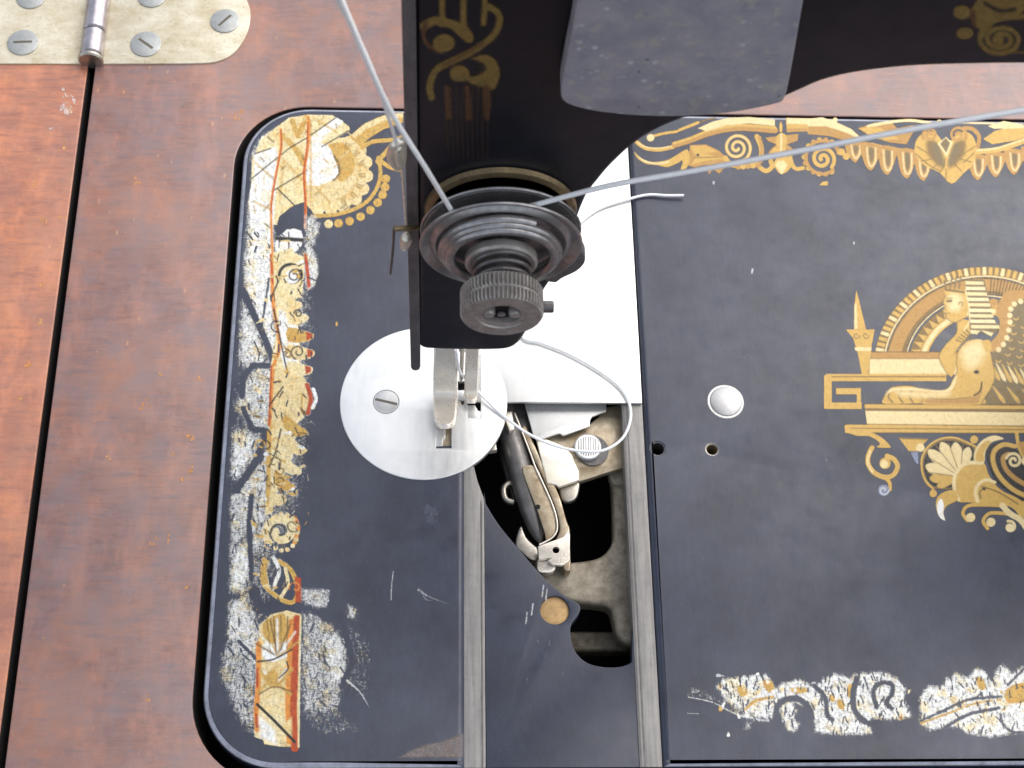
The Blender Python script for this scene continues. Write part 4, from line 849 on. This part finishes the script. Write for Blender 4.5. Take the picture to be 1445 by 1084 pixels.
d.fill([(960, 212), (1190, 185), (1185, 235), (1110, 262), (1040, 262), (985, 240)], 'gold_or'); d.fill([(1040, 200), (1105, 195), (1110, 330), (1150, 400), (1075, 465), (1020, 400), (1040, 330)], 'gold', 3)
d.stroke([(1072, 190), (1070, 340)], 12, 'gold_lt', 0); d.petal(1040, 260, 1000, 340, 50, 'gold_or'); d.petal(1110, 260, 1150, 330, 50, 'gold_or')
d.stroke([(930, 420), (970, 440), (1010, 410), (1000, 360), (1030, 300)], 34, 'gold'); d.stroke([(1130, 310), (1140, 380), (1170, 425), (1220, 420)], 30, 'gold')
d.fill([(1030, 400), (1075, 465), (1115, 400), (1090, 370), (1050, 370)], 'gold_lt')
d.spiral(770, 282, 98, 12, 60, -2.1, 26, 'gold'); d.spiral(770, 282, 98, 12, 60, -2.1, 7, 'gold_lt')
d.fill([(450, 262), (560, 258), (650, 300), (690, 340), (720, 380), (650, 462), (610, 430), (580, 468), (560, 400), (480, 420), (430, 400), (440, 330)], 'gold_or', 0); d.fill([(455, 270), (560, 268), (640, 310), (560, 320), (480, 330)], 'gold', 0)
d.fill([(500, 320), (600, 330), (680, 360), (560, 370), (460, 400)], 'gold', 0); d.dot(505, 332, 10, 'ink'); d.stroke([(480, 350), (640, 345)], 6, 'gold_dk', 0)
d.fill([(385, 330), (430, 290), (450, 340), (440, 400), (420, 430), (385, 432), (400, 380)], 'gold', 3)
d.stroke([(690, 350), (730, 395), (800, 405), (880, 395), (930, 350), (935, 280), (905, 205)], 36, 'gold')
for k in range(7): d.dot(925 + 18 * math.sin(k * .45), 215 + k * 27, 15, 'gold_or')
for k in range(5): d.dot(780 + k * 34, 415 - k * 3, 19, 'gold' if k % 2 else 'gold_or')
d.spiral(1352, 358, 84, 10, 40, -1.7, 30, 'gold')
for k in range(15):
    a = math.radians(60 + k * 20); d.dot(1352 + 125 * math.cos(a), 345 + 118 * math.sin(a), 19, 'gold_or' if k % 2 else 'gold')
d.spiral(1352, 348, 112, 112, 50, .83, 26, 'gold_or'); d.fill([(1325, 540), (1350, 512), (1390, 508), (1388, 540)], 'gold')
d.using(crop(1145, 0, 3.87))
d.fill([(-20, 648), (60, 640), (150, 672), (220, 705), (290, 770), (200, 765), (90, 738), (-20, 728)], 'gold_lt'); d.fill([(-20, 690), (80, 690), (190, 725), (300, 775), (420, 800), (560, 820), (560, 838), (420, 835), (250, 790), (100, 745), (-20, 735)], 'gold_or')
d.fill([(250, 700), (340, 672), (440, 668), (470, 700), (560, 680), (560, 720), (520, 790), (430, 780), (330, 750)], 'gold_or', 0); d.stroke([(310, 690), (420, 668), (540, 658), (650, 672)], 18, 'gold_lt'); d.fill([(265, 702), (350, 690), (420, 720), (480, 760), (400, 765), (320, 745)], 'gold', 0)
d.stroke([(330, 790), (420, 815), (560, 832)], 24, 'gold_lt')
for k, (x, y) in enumerate(((240, 892), (325, 935), (415, 958), (522, 978), (612, 990), (910, 988), (1008, 972), (1108, 958), (1200, 935))):
    yb = 775 + k * 14 if k < 5 else 850 - (k - 5) * 15
    d.fill([(x - 54, yb - 6), (x + 50, yb), (x + 50, yb + 50), (x + 26, y - 34), (x, y), (x - 34, y - 34), (x - 50, yb + 56)], 'gold_or', 2); d.stroke([(x - 22, yb + 18), (x - 14, y - 50), (x + 4, y - 26), (x + 24, y - 56), (x + 26, yb + 22)], 8, 'gold_lt', 3, soft=1); d.fill([(x - 12, yb + 20), (x + 16, yb + 24), (x + 14, y - 66), (x + 4, y - 46), (x - 6, y - 62)], 'feather', 2, soft=1.2)
for x, y in ((165, 830), (190, 855)): d.dot(x, y, 20, 'gold')
d.fill([(562, 800), (585, 745), (640, 715), (690, 735), (735, 790), (790, 735), (850, 720), (892, 760), (902, 830), (880, 900), (830, 950), (765, 1006), (700, 945), (620, 905), (575, 860)], 'gold', 3)
for q_ in ([(628, 775), (672, 770), (712, 850), (722, 915), (690, 905), (640, 850)], [(842, 775), (798, 770), (762, 850), (750, 915), (782, 905), (832, 850)]):
    d.fill(q_, 'gold_dk', 3, soft=3); d.fill([(x * .7 + 735 * .3, y * .8 + 850 * .2) for x, y in q_], 'feather', 3, soft=2.5)
for q_ in ([(575, 800), (640, 840)], [(600, 880), (655, 870)], [(650, 930), (690, 895)], [(895, 800), (832, 840)], [(872, 885), (815, 870)], [(820, 935), (782, 895)], [(735, 925), (735, 990)]): d.stroke(q_, 6, 'gold_dk', 0, soft=1)
d.fill([(735, 745), (772, 780), (738, 858), (690, 785)], 'gold_lt'); d.fill([(733, 752), (758, 782), (737, 835), (703, 786)], 'feather')
d.spiral(648, 738, 42, 10, 150, 1.5, 16, 'gold_or'); d.spiral(798, 738, 48, 10, 30, -1.5, 18, 'gold_or')
d.stroke([(570, 840), (640, 900), (705, 935)], 6, 'gold_dk'); d.stroke([(730, 870), (722, 915), (700, 945)], 6, 'gold_dk'); d.stroke([(895, 830), (830, 890)], 6, 'gold_dk', 0)
d.stroke([(835, 700), (880, 705), (915, 745), (910, 800)], 26, 'gold_or')
d.fill([(935, 760), (1000, 715), (1100, 690), (1230, 685), (1230, 730), (1110, 770), (990, 790)], 'gold', 0); d.fill([(960, 690), (1050, 660), (1161, 680), (1161, 700), (1000, 705)], 'gold_lt', 0)
d.stroke([(905, 828), (1000, 820), (1090, 795), (1240, 742)], 32, 'gold'); d.stroke([(905, 822), (1000, 812), (1090, 786), (1240, 734)], 8, 'gold_lt')
d.dot(130, 655, 14, 'gold_lt'); d.dot(698, 668, 16, 'gold_lt'); d.stroke([(740, 668), (880, 672), (1000, 676)], 12, 'gold_lt')
d.done()
# ---- left corner ornament
L3 = crop(280, 360, 3.011); L2 = crop(270, 700, 2.824); L1 = crop(330, 140, 3.87)
polys = [(L1((95, 300), (150, 200), (250, 150), (255, 300), (220, 500), (215, 1080), (70, 1080), (65, 900), (75, 600), (100, 430)), 1.0),
         (L3((200, 0), (312, 0), (335, 460), (300, 400), (240, 250), (205, 120)), 1.0), (L3((190, 190), (235, 280), (285, 400), (280, 460), (172, 470), (180, 300)), .8),
         (L3((200, 540), (260, 480), (320, 460), (302, 740), (240, 730), (190, 680), (150, 650)), .72), (L3((148, 735), (245, 780), (220, 860), (165, 955), (138, 940)), .85),
         (L3((150, 1020), (250, 900), (300, 840), (300, 1090), (140, 1090)), .75),
         (L2((160, 0), (300, 0), (300, 90), (270, 210), (225, 200), (220, 120), (155, 240)), .7), (L2((165, 210), (210, 190), (240, 230), (230, 330), (200, 380), (150, 380)), .85),
         (L2((150, 430), (215, 400), (240, 480), (270, 560), (262, 680), (190, 640), (140, 560)), .78), (L2((125, 600), (180, 580), (262, 680), (255, 960), (200, 900), (130, 760), (110, 700)), .58),
         (L2((440, 460), (520, 470), (590, 540), (630, 600), (620, 700), (600, 780), (580, 900), (500, 930), (440, 860), (432, 640)), .60), (L2((530, 560), (620, 580), (625, 720), (560, 740)), .8),
         (L2((445, 375), (550, 378), (540, 440), (445, 435)), .9), (L2((620, 430), (660, 450), (655, 490), (625, 480)), .8), (L2((640, 590), (695, 600), (700, 640), (650, 680)), .75), (L2((620, 730), (665, 740), (660, 780)), .6),
         (L2((440, 860), (600, 860), (680, 940), (520, 960)), .32), (L2((600, 480), (700, 560), (720, 700), (700, 820), (620, 760)), .3)]
cuts = [(L3((190, 150), (235, 250), (280, 350), (318, 450)), 8), (L3((300, 470), (230, 470), (190, 520), (185, 600)), 7), (L3((190, 650), (230, 740), (290, 745)), 6), (L3((290, 760), (250, 870), (160, 1000)), 9),
        (L2((250, 380), (270, 450), (360, 440), (480, 435), (540, 480)), 14), (L2((190, 580), (265, 655)), 4), (L2((600, 500), (632, 600), (640, 670), (600, 760)), 7), (L2((240, 0), (230, 110), (240, 330)), 6), (L3((300, 100), (270, 300)), 2)]
d = RDecal('side_border_decal', BED, bed, (300, 150, 572, 1062), 1.0)
d.fill([(352, 330), (440, 350), (438, 560), (425, 700), (400, 760), (345, 1030), (330, 1000), (330, 700), (340, 500)], 'white', 0, soft=14, dens=.5)
for p, dens in polys: d.fill(p, 'white', 0, soft=6, dens=min(1, dens * 1.12) * .95)
for p, wd_ in cuts: d.stroke(p, wd_, None, 0, soft=1.6)
# short strokes rubbed away
for _ in range(240):
    x, y = random.uniform(310, 520), random.uniform(300, 1040); a = random.gauss(1.35, .45); L_ = random.uniform(4, 16)
    d.stroke([(x, y), (x + L_ * math.cos(a), y + L_ * math.sin(a))], random.uniform(.7, 2.0), None, 0, soft=.8)
d.wear(0.62); d.using(L1)
d.fill([(100, 330), (150, 215), (235, 150), (300, 100), (400, 84), (540, 86), (632, 150), (635, 172), (515, 250), (530, 320), (570, 400), (540, 450), (420, 450), (395, 560), (330, 580), (250, 640), (235, 690), (90, 640), (80, 560), (110, 480), (95, 430)], 'cream', 0)
d.fill([(100, 430), (240, 320), (225, 560), (215, 690), (90, 650), (85, 540)], 'white', 0); d.fill([(110, 300), (230, 260), (240, 310), (110, 420)], 'white', 0)
d.fill([(300, 110), (390, 88), (370, 180), (250, 300), (240, 200)], 'gold_lt'); d.fill([(420, 210), (560, 100), (600, 120), (420, 280)], 'white')
for pts in ([(270, 200), (340, 280), (380, 350)], [(320, 120), (350, 200)], [(395, 100), (360, 180)]): d.stroke(pts, 30, 'gold')
d.fill([(400, 580), (400, 300), (480, 240), (600, 208), (690, 245), (728, 320), (738, 400), (720, 470), (690, 545), (610, 590), (500, 612)], 'gold_lt', 3)
for x, y in ((630, 235), (690, 280), (722, 345), (726, 420), (705, 490), (665, 545), (600, 585), (530, 598), (460, 600)): d.dot(x, y, 36, 'cream' if x < 620 else 'gold_lt')
d.fill([(520, 250), (600, 240), (650, 300), (660, 380), (600, 450), (560, 430), (585, 370), (545, 310)], 'gold', 3); d.stroke([(520, 290), (565, 340), (575, 400), (545, 440)], 16, 'gold_dk')
d.fill([(400, 250), (510, 250), (545, 320), (572, 400), (520, 450), (400, 470)], 'white', 2)
for x, y in ((630, 235), (690, 280), (722, 345), (726, 420), (705, 490), (665, 545), (600, 585)):
    vx, vy = x - 560, y - 410; L_ = math.hypot(vx, vy); vx /= L_; vy /= L_
    for q_ in (-14, -5, 4, 13): d.stroke([(x - vx * 10 - vy * q_, y - vy * 10 + vx * q_), (x - vx * 42 - vy * q_ * .6, y - vy * 42 + vx * q_ * .6)], 5, 'gold_dk' if q_ in (-14, 4) else 'gold', 0, soft=1.0)
    d.stroke([(x - vx * 44 - vy * 26, y - vy * 44 + vx * 26), (x - vx * 52, y - vy * 52), (x - vx * 44 + vy * 26, y - vy * 44 - vx * 26)], 5, 'gold', soft=1)
for p_ in ([(430, 100), (560, 180)], [(120, 350), (200, 420)], [(260, 320), (370, 440)], [(300, 230), (380, 300)], [(110, 560), (200, 600)], [(420, 120), (420, 560)], [(270, 340), (250, 560)], [(450, 480), (520, 560)]): d.stroke(p_, 9, 'gold', 0, soft=2)
for _ in range(70):
    x, y = random.uniform(100, 640), random.uniform(110, 620); a = random.choice((-.7, .8, 1.5)) + random.gauss(0, .1); L_ = random.uniform(15, 60)
    q_ = int((330 + x / 3.87 - d.x0) / d.cell), int((140 + y / 3.87 - d.y0) / d.cell)
    if d.A[q_[1], q_[0]] > .6: d.stroke([(x, y), (x + L_ * math.cos(a), y + L_ * math.sin(a))], random.uniform(3, 8), random.choice(['gold', 'gold_lt', 'gold_dk', 'cream', 'gold']), 0, soft=1.2, dens=.97)
d.stroke([(790, 320), (800, 420), (765, 515), (690, 585), (570, 628), (430, 640)], 24, 'gold')
for x, y in ((830, 435), (825, 480), (812, 522), (785, 565), (746, 606), (692, 642), (632, 666), (572, 678), (518, 682)): d.dot(x, y, 25, 'gold' if x > 560 else 'gold_lt')
d.fill([(630, 205), (700, 140), (800, 92), (925, 70), (925, 130), (820, 165), (740, 215), (690, 260)], 'gold', 0); d.fill([(640, 195), (720, 130), (820, 88), (925, 74), (925, 98), (820, 120), (720, 165), (660, 215)], 'gold_lt', 0)
d.stroke([(700, 262), (760, 232), (870, 222), (925, 205)], 26, 'gold'); d.stroke([(785, 340), (830, 290), (880, 235)], 28, 'gold'); d.stroke([(790, 330), (850, 370), (905, 385)], 26, 'gold')
for pts in ([(90, 440), (300, 270), (400, 210), (560, 100)], [(215, 500), (400, 390)], [(480, 260), (640, 165)], [(240, 490), (330, 580)], [(110, 300), (200, 270)]): d.stroke(pts, 7, 'ink', 0)
d.fill([(245, 700), (300, 600), (385, 570), (395, 640), (330, 700)], None, 0, soft=2)
# red / orange edge lines of the transfer, upper half
d.stroke([(255, 165), (258, 260), (235, 380), (205, 560), (205, 700), (212, 860), (220, 1084)], 14, 'orange'); d.stroke([(258, 170), (260, 260), (238, 380), (207, 560), (206, 620)], 7, 'red')
d.stroke([(408, 100), (405, 250), (385, 400), (392, 560), (390, 700)], 18, 'orange'); d.stroke([(404, 130), (400, 260), (382, 400), (390, 560), (388, 680)], 9, 'red')
d.fill([(225, 870), (330, 840), (380, 860), (385, 960), (370, 1084), (225, 1084)], 'cream', 0); d.wear(.9).fill([(395, 860), (440, 880), (460, 930), (440, 1000), (400, 1030)], 'cream', 2, soft=3); d.wear(.62); d.stroke([(400, 870), (408, 1030)], 18, 'red', 0)
d.spiral(325, 965, 60, 26, 200, .9, 20, 'ink'); d.dot(325, 970, 40, 'white')
d.fill([(230, 780), (290, 710), (370, 720), (370, 800), (300, 850), (235, 840)], 'white', 2); d.stroke([(300, 730), (300, 830)], 8, 'ink', 0); d.stroke([(235, 760), (380, 770)], 22, 'ink')
d.wear(1.0).fill([(395, 640), (450, 650), (475, 700), (440, 790), (395, 800)], 'white', 2, soft=4, dens=.7); d.wear(.62)
# left column
d.using(crop(280, 360, 3.011))
d.fill([(318, -10), (400, -30), (430, 60), (440, 170), (412, 190), (415, 260), (430, 330), (435, 500), (470, 560), (480, 630), (450, 690), (415, 720), (410, 780), (400, 860), (370, 920), (340, 1000), (300, 1040), (298, 700), (302, 500), (330, 330), (318, 200)], 'cream', 0)
d.fill([(340, 230), (420, 260), (425, 480), (370, 510), (345, 400)], 'white', 0); d.fill([(310, 480), (380, 500), (450, 520), (468, 600), (440, 680), (380, 720), (305, 730)], 'gold_lt', 3)
for k, (x, y) in enumerate(((440, 212), (466, 268), (490, 345), (494, 418), (486, 488), (464, 748), (462, 826), (438, 910), (412, 980), (372, 1042), (322, 1080))):
    bx = 400 if k < 5 else 385 - max(0, k - 6) * 20; oy = 8 if k < 5 else 40
    d.fill([(bx - 20, y - 30 - oy), (x - 30, y - 20), (x, y - (10 if k < 5 else 0)), (x - 5, y + 12), (x - 40, y + 25), (bx - 20, y + 30 - oy)], ('gold_lt', 'cream', 'gold')[k % 3], 2)
    if 1 < k < 5: d.fill([(x - 34, y - 20), (x - 8, y - 12), (x - 6, y + 6), (x - 30, y + 20)], 'red')
d.stroke([(462, 552), (478, 610), (465, 672)], 20, 'red'); d.stroke([(488, 570), (500, 610), (486, 650)], 16, 'white'); d.stroke([(440, 590), (440, 660)], 8, 'gold')
d.wear(.9).fill([(455, -40), (500, 0), (508, 60), (490, 130), (462, 130)], 'white', 2, soft=3, dens=.85); d.wear(.62); d.stroke([(455, 0), (470, 130)], 16, 'red', 0)
d.stroke([(310, 0), (318, 210), (345, 380), (320, 470), (312, 560), (302, 720)], 16, 'orange'); d.stroke([(308, 0), (316, 120)], 8, 'red', 0); d.stroke([(310, 470), (300, 720)], 8, 'red', 0); d.stroke([(300, 750), (298, 900), (296, 1040), (310, 1080)], 20, 'gold')
for pts in ([(320, 230), (350, 370), (378, 500)], [(350, 740), (330, 830), (300, 900)], [(340, 110), (310, 180)], [(360, 560), (300, 640)]): d.stroke(pts, 7, 'ink')
d.spiral(395, 85, 52, 30, 180, .8, 14, 'ink'); d.dot(398, 92, 30, 'white')
# bottom left
d.using(crop(270, 700, 2.824))
d.spiral(358, 142, 62, 22, 150, 1.1, 34, 'cream'); d.stroke([(412, 85), (426, 130), (412, 185)], 18, 'orange'); d.spiral(352, 142, 36, 12, 170, .8, 9, 'ink')
d.fill([(310, 0), (370, -10), (380, 15), (340, 20), (325, 60), (308, 50)], 'gold_lt')
for k in range(12):
    a = math.radians(-120 + k * 24); d.dot(365 + 58 * math.cos(a), 145 + 72 * math.sin(a), 10, 'cream' if k % 2 else 'gold_lt')
d.stroke([(290, 255), (285, 340), (340, 400), (400, 425), (425, 380), (400, 300), (350, 260)], 20, 'gold'); d.stroke([(330, 250), (350, 300), (325, 370)], 16, 'white'); d.stroke([(375, 290), (385, 350), (360, 400)], 16, 'cream'); d.fill([(280, 250), (310, 258), (300, 290), (310, 360), (285, 360)], 'gold')
d.fill([(412, 320), (438, 325), (440, 425), (415, 425)], 'red'); d.wear(1.0).fill([(445, 372), (545, 378), (535, 440), (500, 450), (445, 430)], 'white', 0, soft=4, dens=.7); d.wear(.62)
d.fill([(270, 515), (320, 470), (380, 455), (438, 470), (434, 700), (430, 1000), (360, 1000), (250, 960), (255, 800), (262, 650)], 'gold_lt', 0)
d.fill([(275, 830), (330, 790), (380, 820), (400, 940), (360, 1000), (290, 990), (265, 900)], 'cream', 0)
d.fill([(280, 600), (340, 560), (400, 620), (360, 650), (300, 660)], 'white', 2); d.fill([(285, 505), (330, 480), (370, 470), (390, 560), (330, 590), (290, 560)], 'gold', 2)
for k in range(5): d.stroke([(300 + k * 28, 480), (315 + k * 22, 620)], 5, 'gold_dk', 0)
d.stroke([(422, 490), (412, 700), (405, 850), (412, 1005)], 32, 'red'); d.stroke([(398, 500), (388, 700), (384, 850), (390, 980)], 20, 'orange'); d.stroke([(436, 480), (430, 700), (428, 1000)], 8, 'cream')
d.stroke([(268, 590), (266, 760), (258, 850), (262, 930)], 22, 'orange'); d.stroke([(264, 690), (262, 760)], 10, 'red', 0); d.stroke([(258, 870), (262, 920)], 10, 'red', 0)
for k in range(9): a_k = math.radians(200 + k * 17); d.stroke([(345, 640), (345 + 92 * math.cos(a_k), 640 + 150 * math.sin(a_k))], 7, ('gold_dk', 'white', 'gold')[k % 3], 0, soft=1.2)
d.stroke([(275, 700), (330, 760), (400, 690)], 14, 'gold', soft=1.5); d.stroke([(290, 700), (335, 740), (380, 690)], 8, 'white', soft=1.5); d.stroke([(270, 780), (320, 740), (395, 790)], 12, 'gold', soft=1.5)
d.fill([(290, 720), (330, 690), (350, 730), (320, 760)], 'gold', 2, soft=2); d.fill([(350, 930), (400, 880), (400, 960)], 'gold_lt', 0, soft=2); d.fill([(270, 880), (330, 930), (340, 990), (275, 960)], 'white', 0, soft=3)
d.stroke([(262, 830), (330, 895), (412, 980)], 12, 'ink', 0); d.stroke([(265, 660), (330, 650), (400, 612)], 7, 'ink'); d.stroke([(350, 725), (385, 690), (380, 660)], 6, 'ink'); d.stroke([(270, 790), (330, 760), (400, 780)], 6, 'gold_dk')
d.stroke([(620, 735), (670, 780), (708, 840)], 9, 'scratch', taper=True); d.stroke([(805, 300), (798, 360), (796, 415)], 5, 'scratch')
d.wear(0.7); d.using(None)
for _ in range(20):
    y = random.uniform(330, 860); x = 398 + random.uniform(-28, 34) - (y - 330) * .03; r = random.uniform(5, 12)
    d.spiral(x, y, r, 2.5, random.uniform(0, 360), random.choice((-1, 1)) * random.uniform(.6, 1.3), random.uniform(1.4, 2.6), random.choice(['ink', 'gold_dk', 'gold', 'gold', 'orange', 'feather']))
for _ in range(60):
    y = random.uniform(330, 860); x = 392 + random.uniform(-30, 40) - (y - 330) * .03; a = random.gauss(.1, .5); L_ = random.uniform(6, 16)
    d.petal(x, y, x + L_ * math.cos(a), y + L_ * math.sin(a), random.uniform(3, 6), random.choice(['cream', 'gold_lt', 'gold', 'gold', 'gold_dk', 'white']))
for _ in range(170):
    x, y = random.uniform(350, 440), random.uniform(330, 860); a = random.gauss(1.4, .5); L_ = random.uniform(3, 11)
    d.stroke([(x, y), (x + L_ * math.cos(a), y + L_ * math.sin(a))], random.uniform(.6, 1.7), None if random.random() < .6 else random.choice(['ink', 'gold_dk', 'gold', 'feather']), 0, soft=.8)
d.done()
# worn-through primer on the rim, scuffs
d = RDecal('bed_wear_marks', BED, bed, (440, 160, 1450, 1078), 0.5, 1.5, h=0.0025); d.using(None)
d.fill([(575, 1060), (600, 1050), (625, 1045), (650, 1035), (655, 1036), (655, 1070), (560, 1070)], 'primer', soft=3, dens=.8)
d.fill([(593, 712), (605, 708), (618, 716), (622, 730), (612, 745), (600, 738)], 'bruise', 3, soft=6, dens=.5)
d.stroke([(590, 832), (605, 842), (632, 852)], 4, 'scratch', taper=True, dens=.7); d.stroke([(592, 830), (600, 845), (610, 848)], 2, 'scratch', dens=.6)
for (x, y) in ((1007, 258), (1061, 384), (1205, 343), (1062, 381)): d.dot(x, y, 1.7, 'scratch', 3)
d.dot(475, 457, 2, 'gold', 4)
for _ in range(46):
    x, y = random.uniform(950, 1440), random.uniform(270, 930); d.stroke([(x, y), (x + random.uniform(-1.5, 1.5), y + random.uniform(3, 9))], random.uniform(.8, 1.6), 'scratch', 0, dens=random.uniform(.25, .6))
for _ in range(26):
    x, y = random.uniform(440, 650), random.uniform(690, 1030); d.stroke([(x, y), (x + random.uniform(-2, 2), y + random.uniform(3, 10))], random.uniform(.8, 1.8), 'scratch', 0, dens=random.uniform(.25, .6))
tag(d.done(), kind='stuff')
d = RDecal('panel_wear_marks', PN, panel, (680, 700, 905, 1080), 0.8, 1.2, h=0.003); d.using(None)
for _ in range(26):
    x, y = random.uniform(735, 830), random.uniform(820, 960) ; 
    if 765 < x < 800 and 840 < y < 885: continue
    if x > 800: continue
    d.stroke([(x, y), (x + random.uniform(-3, 3), y + random.uniform(3, 14))], random.uniform(.8, 1.8), 'scratch', 0, dens=random.uniform(.3, .7))
for x, y in ((765, 842), (770, 848), (750, 868), (742, 880)): d.stroke([(x, y), (x + 2, y - 16)], 2.6, 'scratch', 0, h=.004)
tag(d.done(), kind='stuff')
# ---- worn front border
B1 = crop(940, 900, 2.861)
polys = [(B1((195, 195), (230, 165), (330, 150), (410, 145), (440, 200), (470, 180), (540, 165), (600, 195), (630, 165), (680, 140), (740, 160), (770, 140), (880, 135), (940, 165), (970, 200), (965, 250), (995, 320), (940, 335), (830, 330), (830, 390), (690, 395), (610, 385), (600, 380), (590, 300), (520, 260), (470, 270), (435, 330), (380, 340), (300, 320), (250, 270)), .82),
         (B1((310, 330), (350, 340), (340, 375), (315, 370)), .6), (B1((455, 270), (500, 250), (530, 290), (520, 330), (545, 350), (520, 385), (490, 375), (470, 340)), .8),
         (B1((85, 235), (130, 238), (200, 262), (290, 310), (400, 340), (400, 330), (300, 290), (200, 240), (110, 190)), .42),
         (B1((1025, 350), (1020, 240), (1060, 190), (1110, 195), (1130, 165), (1170, 140), (1220, 160), (1245, 120), (1290, 130), (1310, 170), (1350, 100), (1400, 140), (1470, 95), (1500, 380), (1400, 390), (1310, 405), (1220, 390), (1160, 360), (1060, 375)), .84)]
cuts = [(B1((440, 360), (445, 290), (480, 250), (540, 250), (585, 300), (570, 370), (545, 385)), 9), (B1((600, 195), (640, 240), (650, 310), (670, 330)), 7), (B1((770, 165), (755, 230), (765, 300), (830, 350), (980, 350)), 9),
        (B1((850, 280), (835, 220), (860, 185), (905, 185), (915, 220), (890, 260), (910, 285)), 7), (B1((1030, 335), (1130, 290), (1220, 250), (1350, 238)), 3.5), (B1((1130, 360), (1220, 310), (1340, 285)), 4.5), (B1((1350, 310), (1360, 350), (1400, 380), (1445, 382)), 3.5), (B1((1380, 190), (1450, 120)), 3)]
d = RDecal('front_border_decal', BED, bed, (955, 920, 1470, 1048), 1.0)
for p, dens in polys: d.fill(p, 'white', 0, soft=4, dens=min(1, dens * 1.12))
d.using(B1)
d.wear(0.75)
for pts in ([(390, 170), (430, 175), (435, 220), (405, 215)], [(285, 200), (310, 190), (330, 225), (300, 240)], [(690, 250), (715, 255), (720, 290), (695, 285)], [(500, 205), (560, 200), (570, 220), (520, 225)], [(735, 190), (755, 190), (750, 240), (730, 235)], [(660, 230), (680, 235), (680, 260), (662, 255)], [(1370, 210), (1445, 180), (1470, 250), (1380, 265)], [(1250, 160), (1280, 165), (1290, 205), (1265, 210)]): d.fill(pts, 'gold', 2)
d.stroke([(320, 290), (360, 255), (430, 240)], 12, 'gold'); d.stroke([(1030, 345), (1140, 305), (1250, 265), (1350, 250)], 9, 'gold'); d.stroke([(90, 240), (190, 262), (290, 312), (420, 338)], 5, 'scratch'); d.stroke([(85, 305), (130, 307)], 4, 'scratch', 0)

d.using(None)
for _ in range(46):
    x = random.uniform(1010, 1445); y = 985 + random.gauss(0, 14); a = random.uniform(0, 6.3); L_ = random.uniform(5, 14)
    if 1285 < x < 1300: continue
    d.petal(x, y, x + L_ * math.cos(a), y + L_ * math.sin(a), random.uniform(3, 6), random.choice(['cream', 'gold_lt', 'white', 'white', 'scratch', 'gold']))
for p, wd_ in cuts: d.stroke(smooth(p, 4, False), wd_ * .8, None, 0, soft=1.8)
for _ in range(420):
    x, y = random.uniform(960, 1445), random.uniform(930, 1045); a = random.gauss(1.5, .3); L_ = random.uniform(3, 12)
    d.stroke([(x, y), (x + L_ * math.cos(a), y + L_ * math.sin(a))], random.uniform(.6, 1.6), None, 0, soft=.8)
d.done()
# ---- dull gilt on head and arm
FD = Front(YF - 0.002)
d = RDecal('head_knot_decal', FD, body, (585, -20, 720, 240), 0.42, 1.6, 'print_dim', 0.004, 2.6); d.using(crop(560, 0, 4.517))
for x, x1_ in ((288, 290), (425, 425), (560, 552)): d.stroke([(x, -30), (x, 60), (x1_, 150)], 46 if x < 500 else 42, 'gold_dim')
d.stroke([(175, 165), (240, 135), (340, 155), (430, 205), (455, 240)], 62, 'gold_dim'); d.fill([(340, 130), (430, 155), (485, 215), (480, 275), (430, 260), (380, 215)], 'gold_dim', 2); d.stroke([(185, 150), (170, 220), (200, 290), (280, 330)], 34, 'gold_rose')
d.dot(300, 275, 74, 'gold_dim', 60); d.stroke([(590, 45), (640, 80), (655, 140), (620, 220), (540, 290), (440, 350), (330, 400), (250, 450), (210, 540), (220, 620)], 50, 'gold_dim')
d.stroke([(540, 280), (420, 350), (300, 420)], 16, 'gold_rose'); d.dot(400, 470, 68, 'gold_dim', 56)
d.fill([(470, 375), (560, 345), (630, 380), (660, 450), (650, 520), (620, 575), (560, 560), (480, 540), (440, 500), (500, 480), (560, 450), (540, 400)], 'gold_dim', 3); d.dot(530, 430, 36, 'ink', 28)
for x in (325, 455, 572): d.stroke([(x - 8, 560), (x, 650), (x + 3, 745)], 42, 'gold_rose')
d.fill([(545, 590), (600, 595), (605, 690), (560, 680)], 'gold_rose')
for k in range(9): d.stroke([(310 + k * 35, 560), (315 + k * 33, 700 + (k * 37) % 60), (330 + k * 31, 1010)], 9, 'gold_rose')
d.done()
d = RDecal('arm_scroll_decal', FD, body, (1335, -20, 1470, 90), 0.38, 1.6, 'print_dim', 0.004, 2.4); d.using(crop(1145, 0, 3.87))
d.dot(822, 68, 50, 'gold_dim', 42); d.dot(838, 182, 50, 'gold_dim', 36)
d.fill([(870, 60), (920, -20), (1000, -60), (1160, -60), (1161, 60), (1100, 100), (1010, 120), (960, 170), (900, 150)], 'gold_dim', 3); d.stroke([(950, 20), (1030, 60), (1110, 50)], 22, 'ink')
d.spiral(1035, 215, 118, 40, 200, -1.9, 34, 'gold_dim', .72); d.dot(1020, 218, 36, 'gold_dim', 30); d.stroke([(930, 190), (1000, 110), (1180, 90)], 34, 'gold_dim'); d.stroke([(1060, 0), (1180, 50)], 26, 'gold_dim'); d.stroke([(1110, 285), (1180, 290)], 14, 'gold_dim')
d.stroke([(880, 70), (885, 130)], 30, 'gold_rose')
d.done()
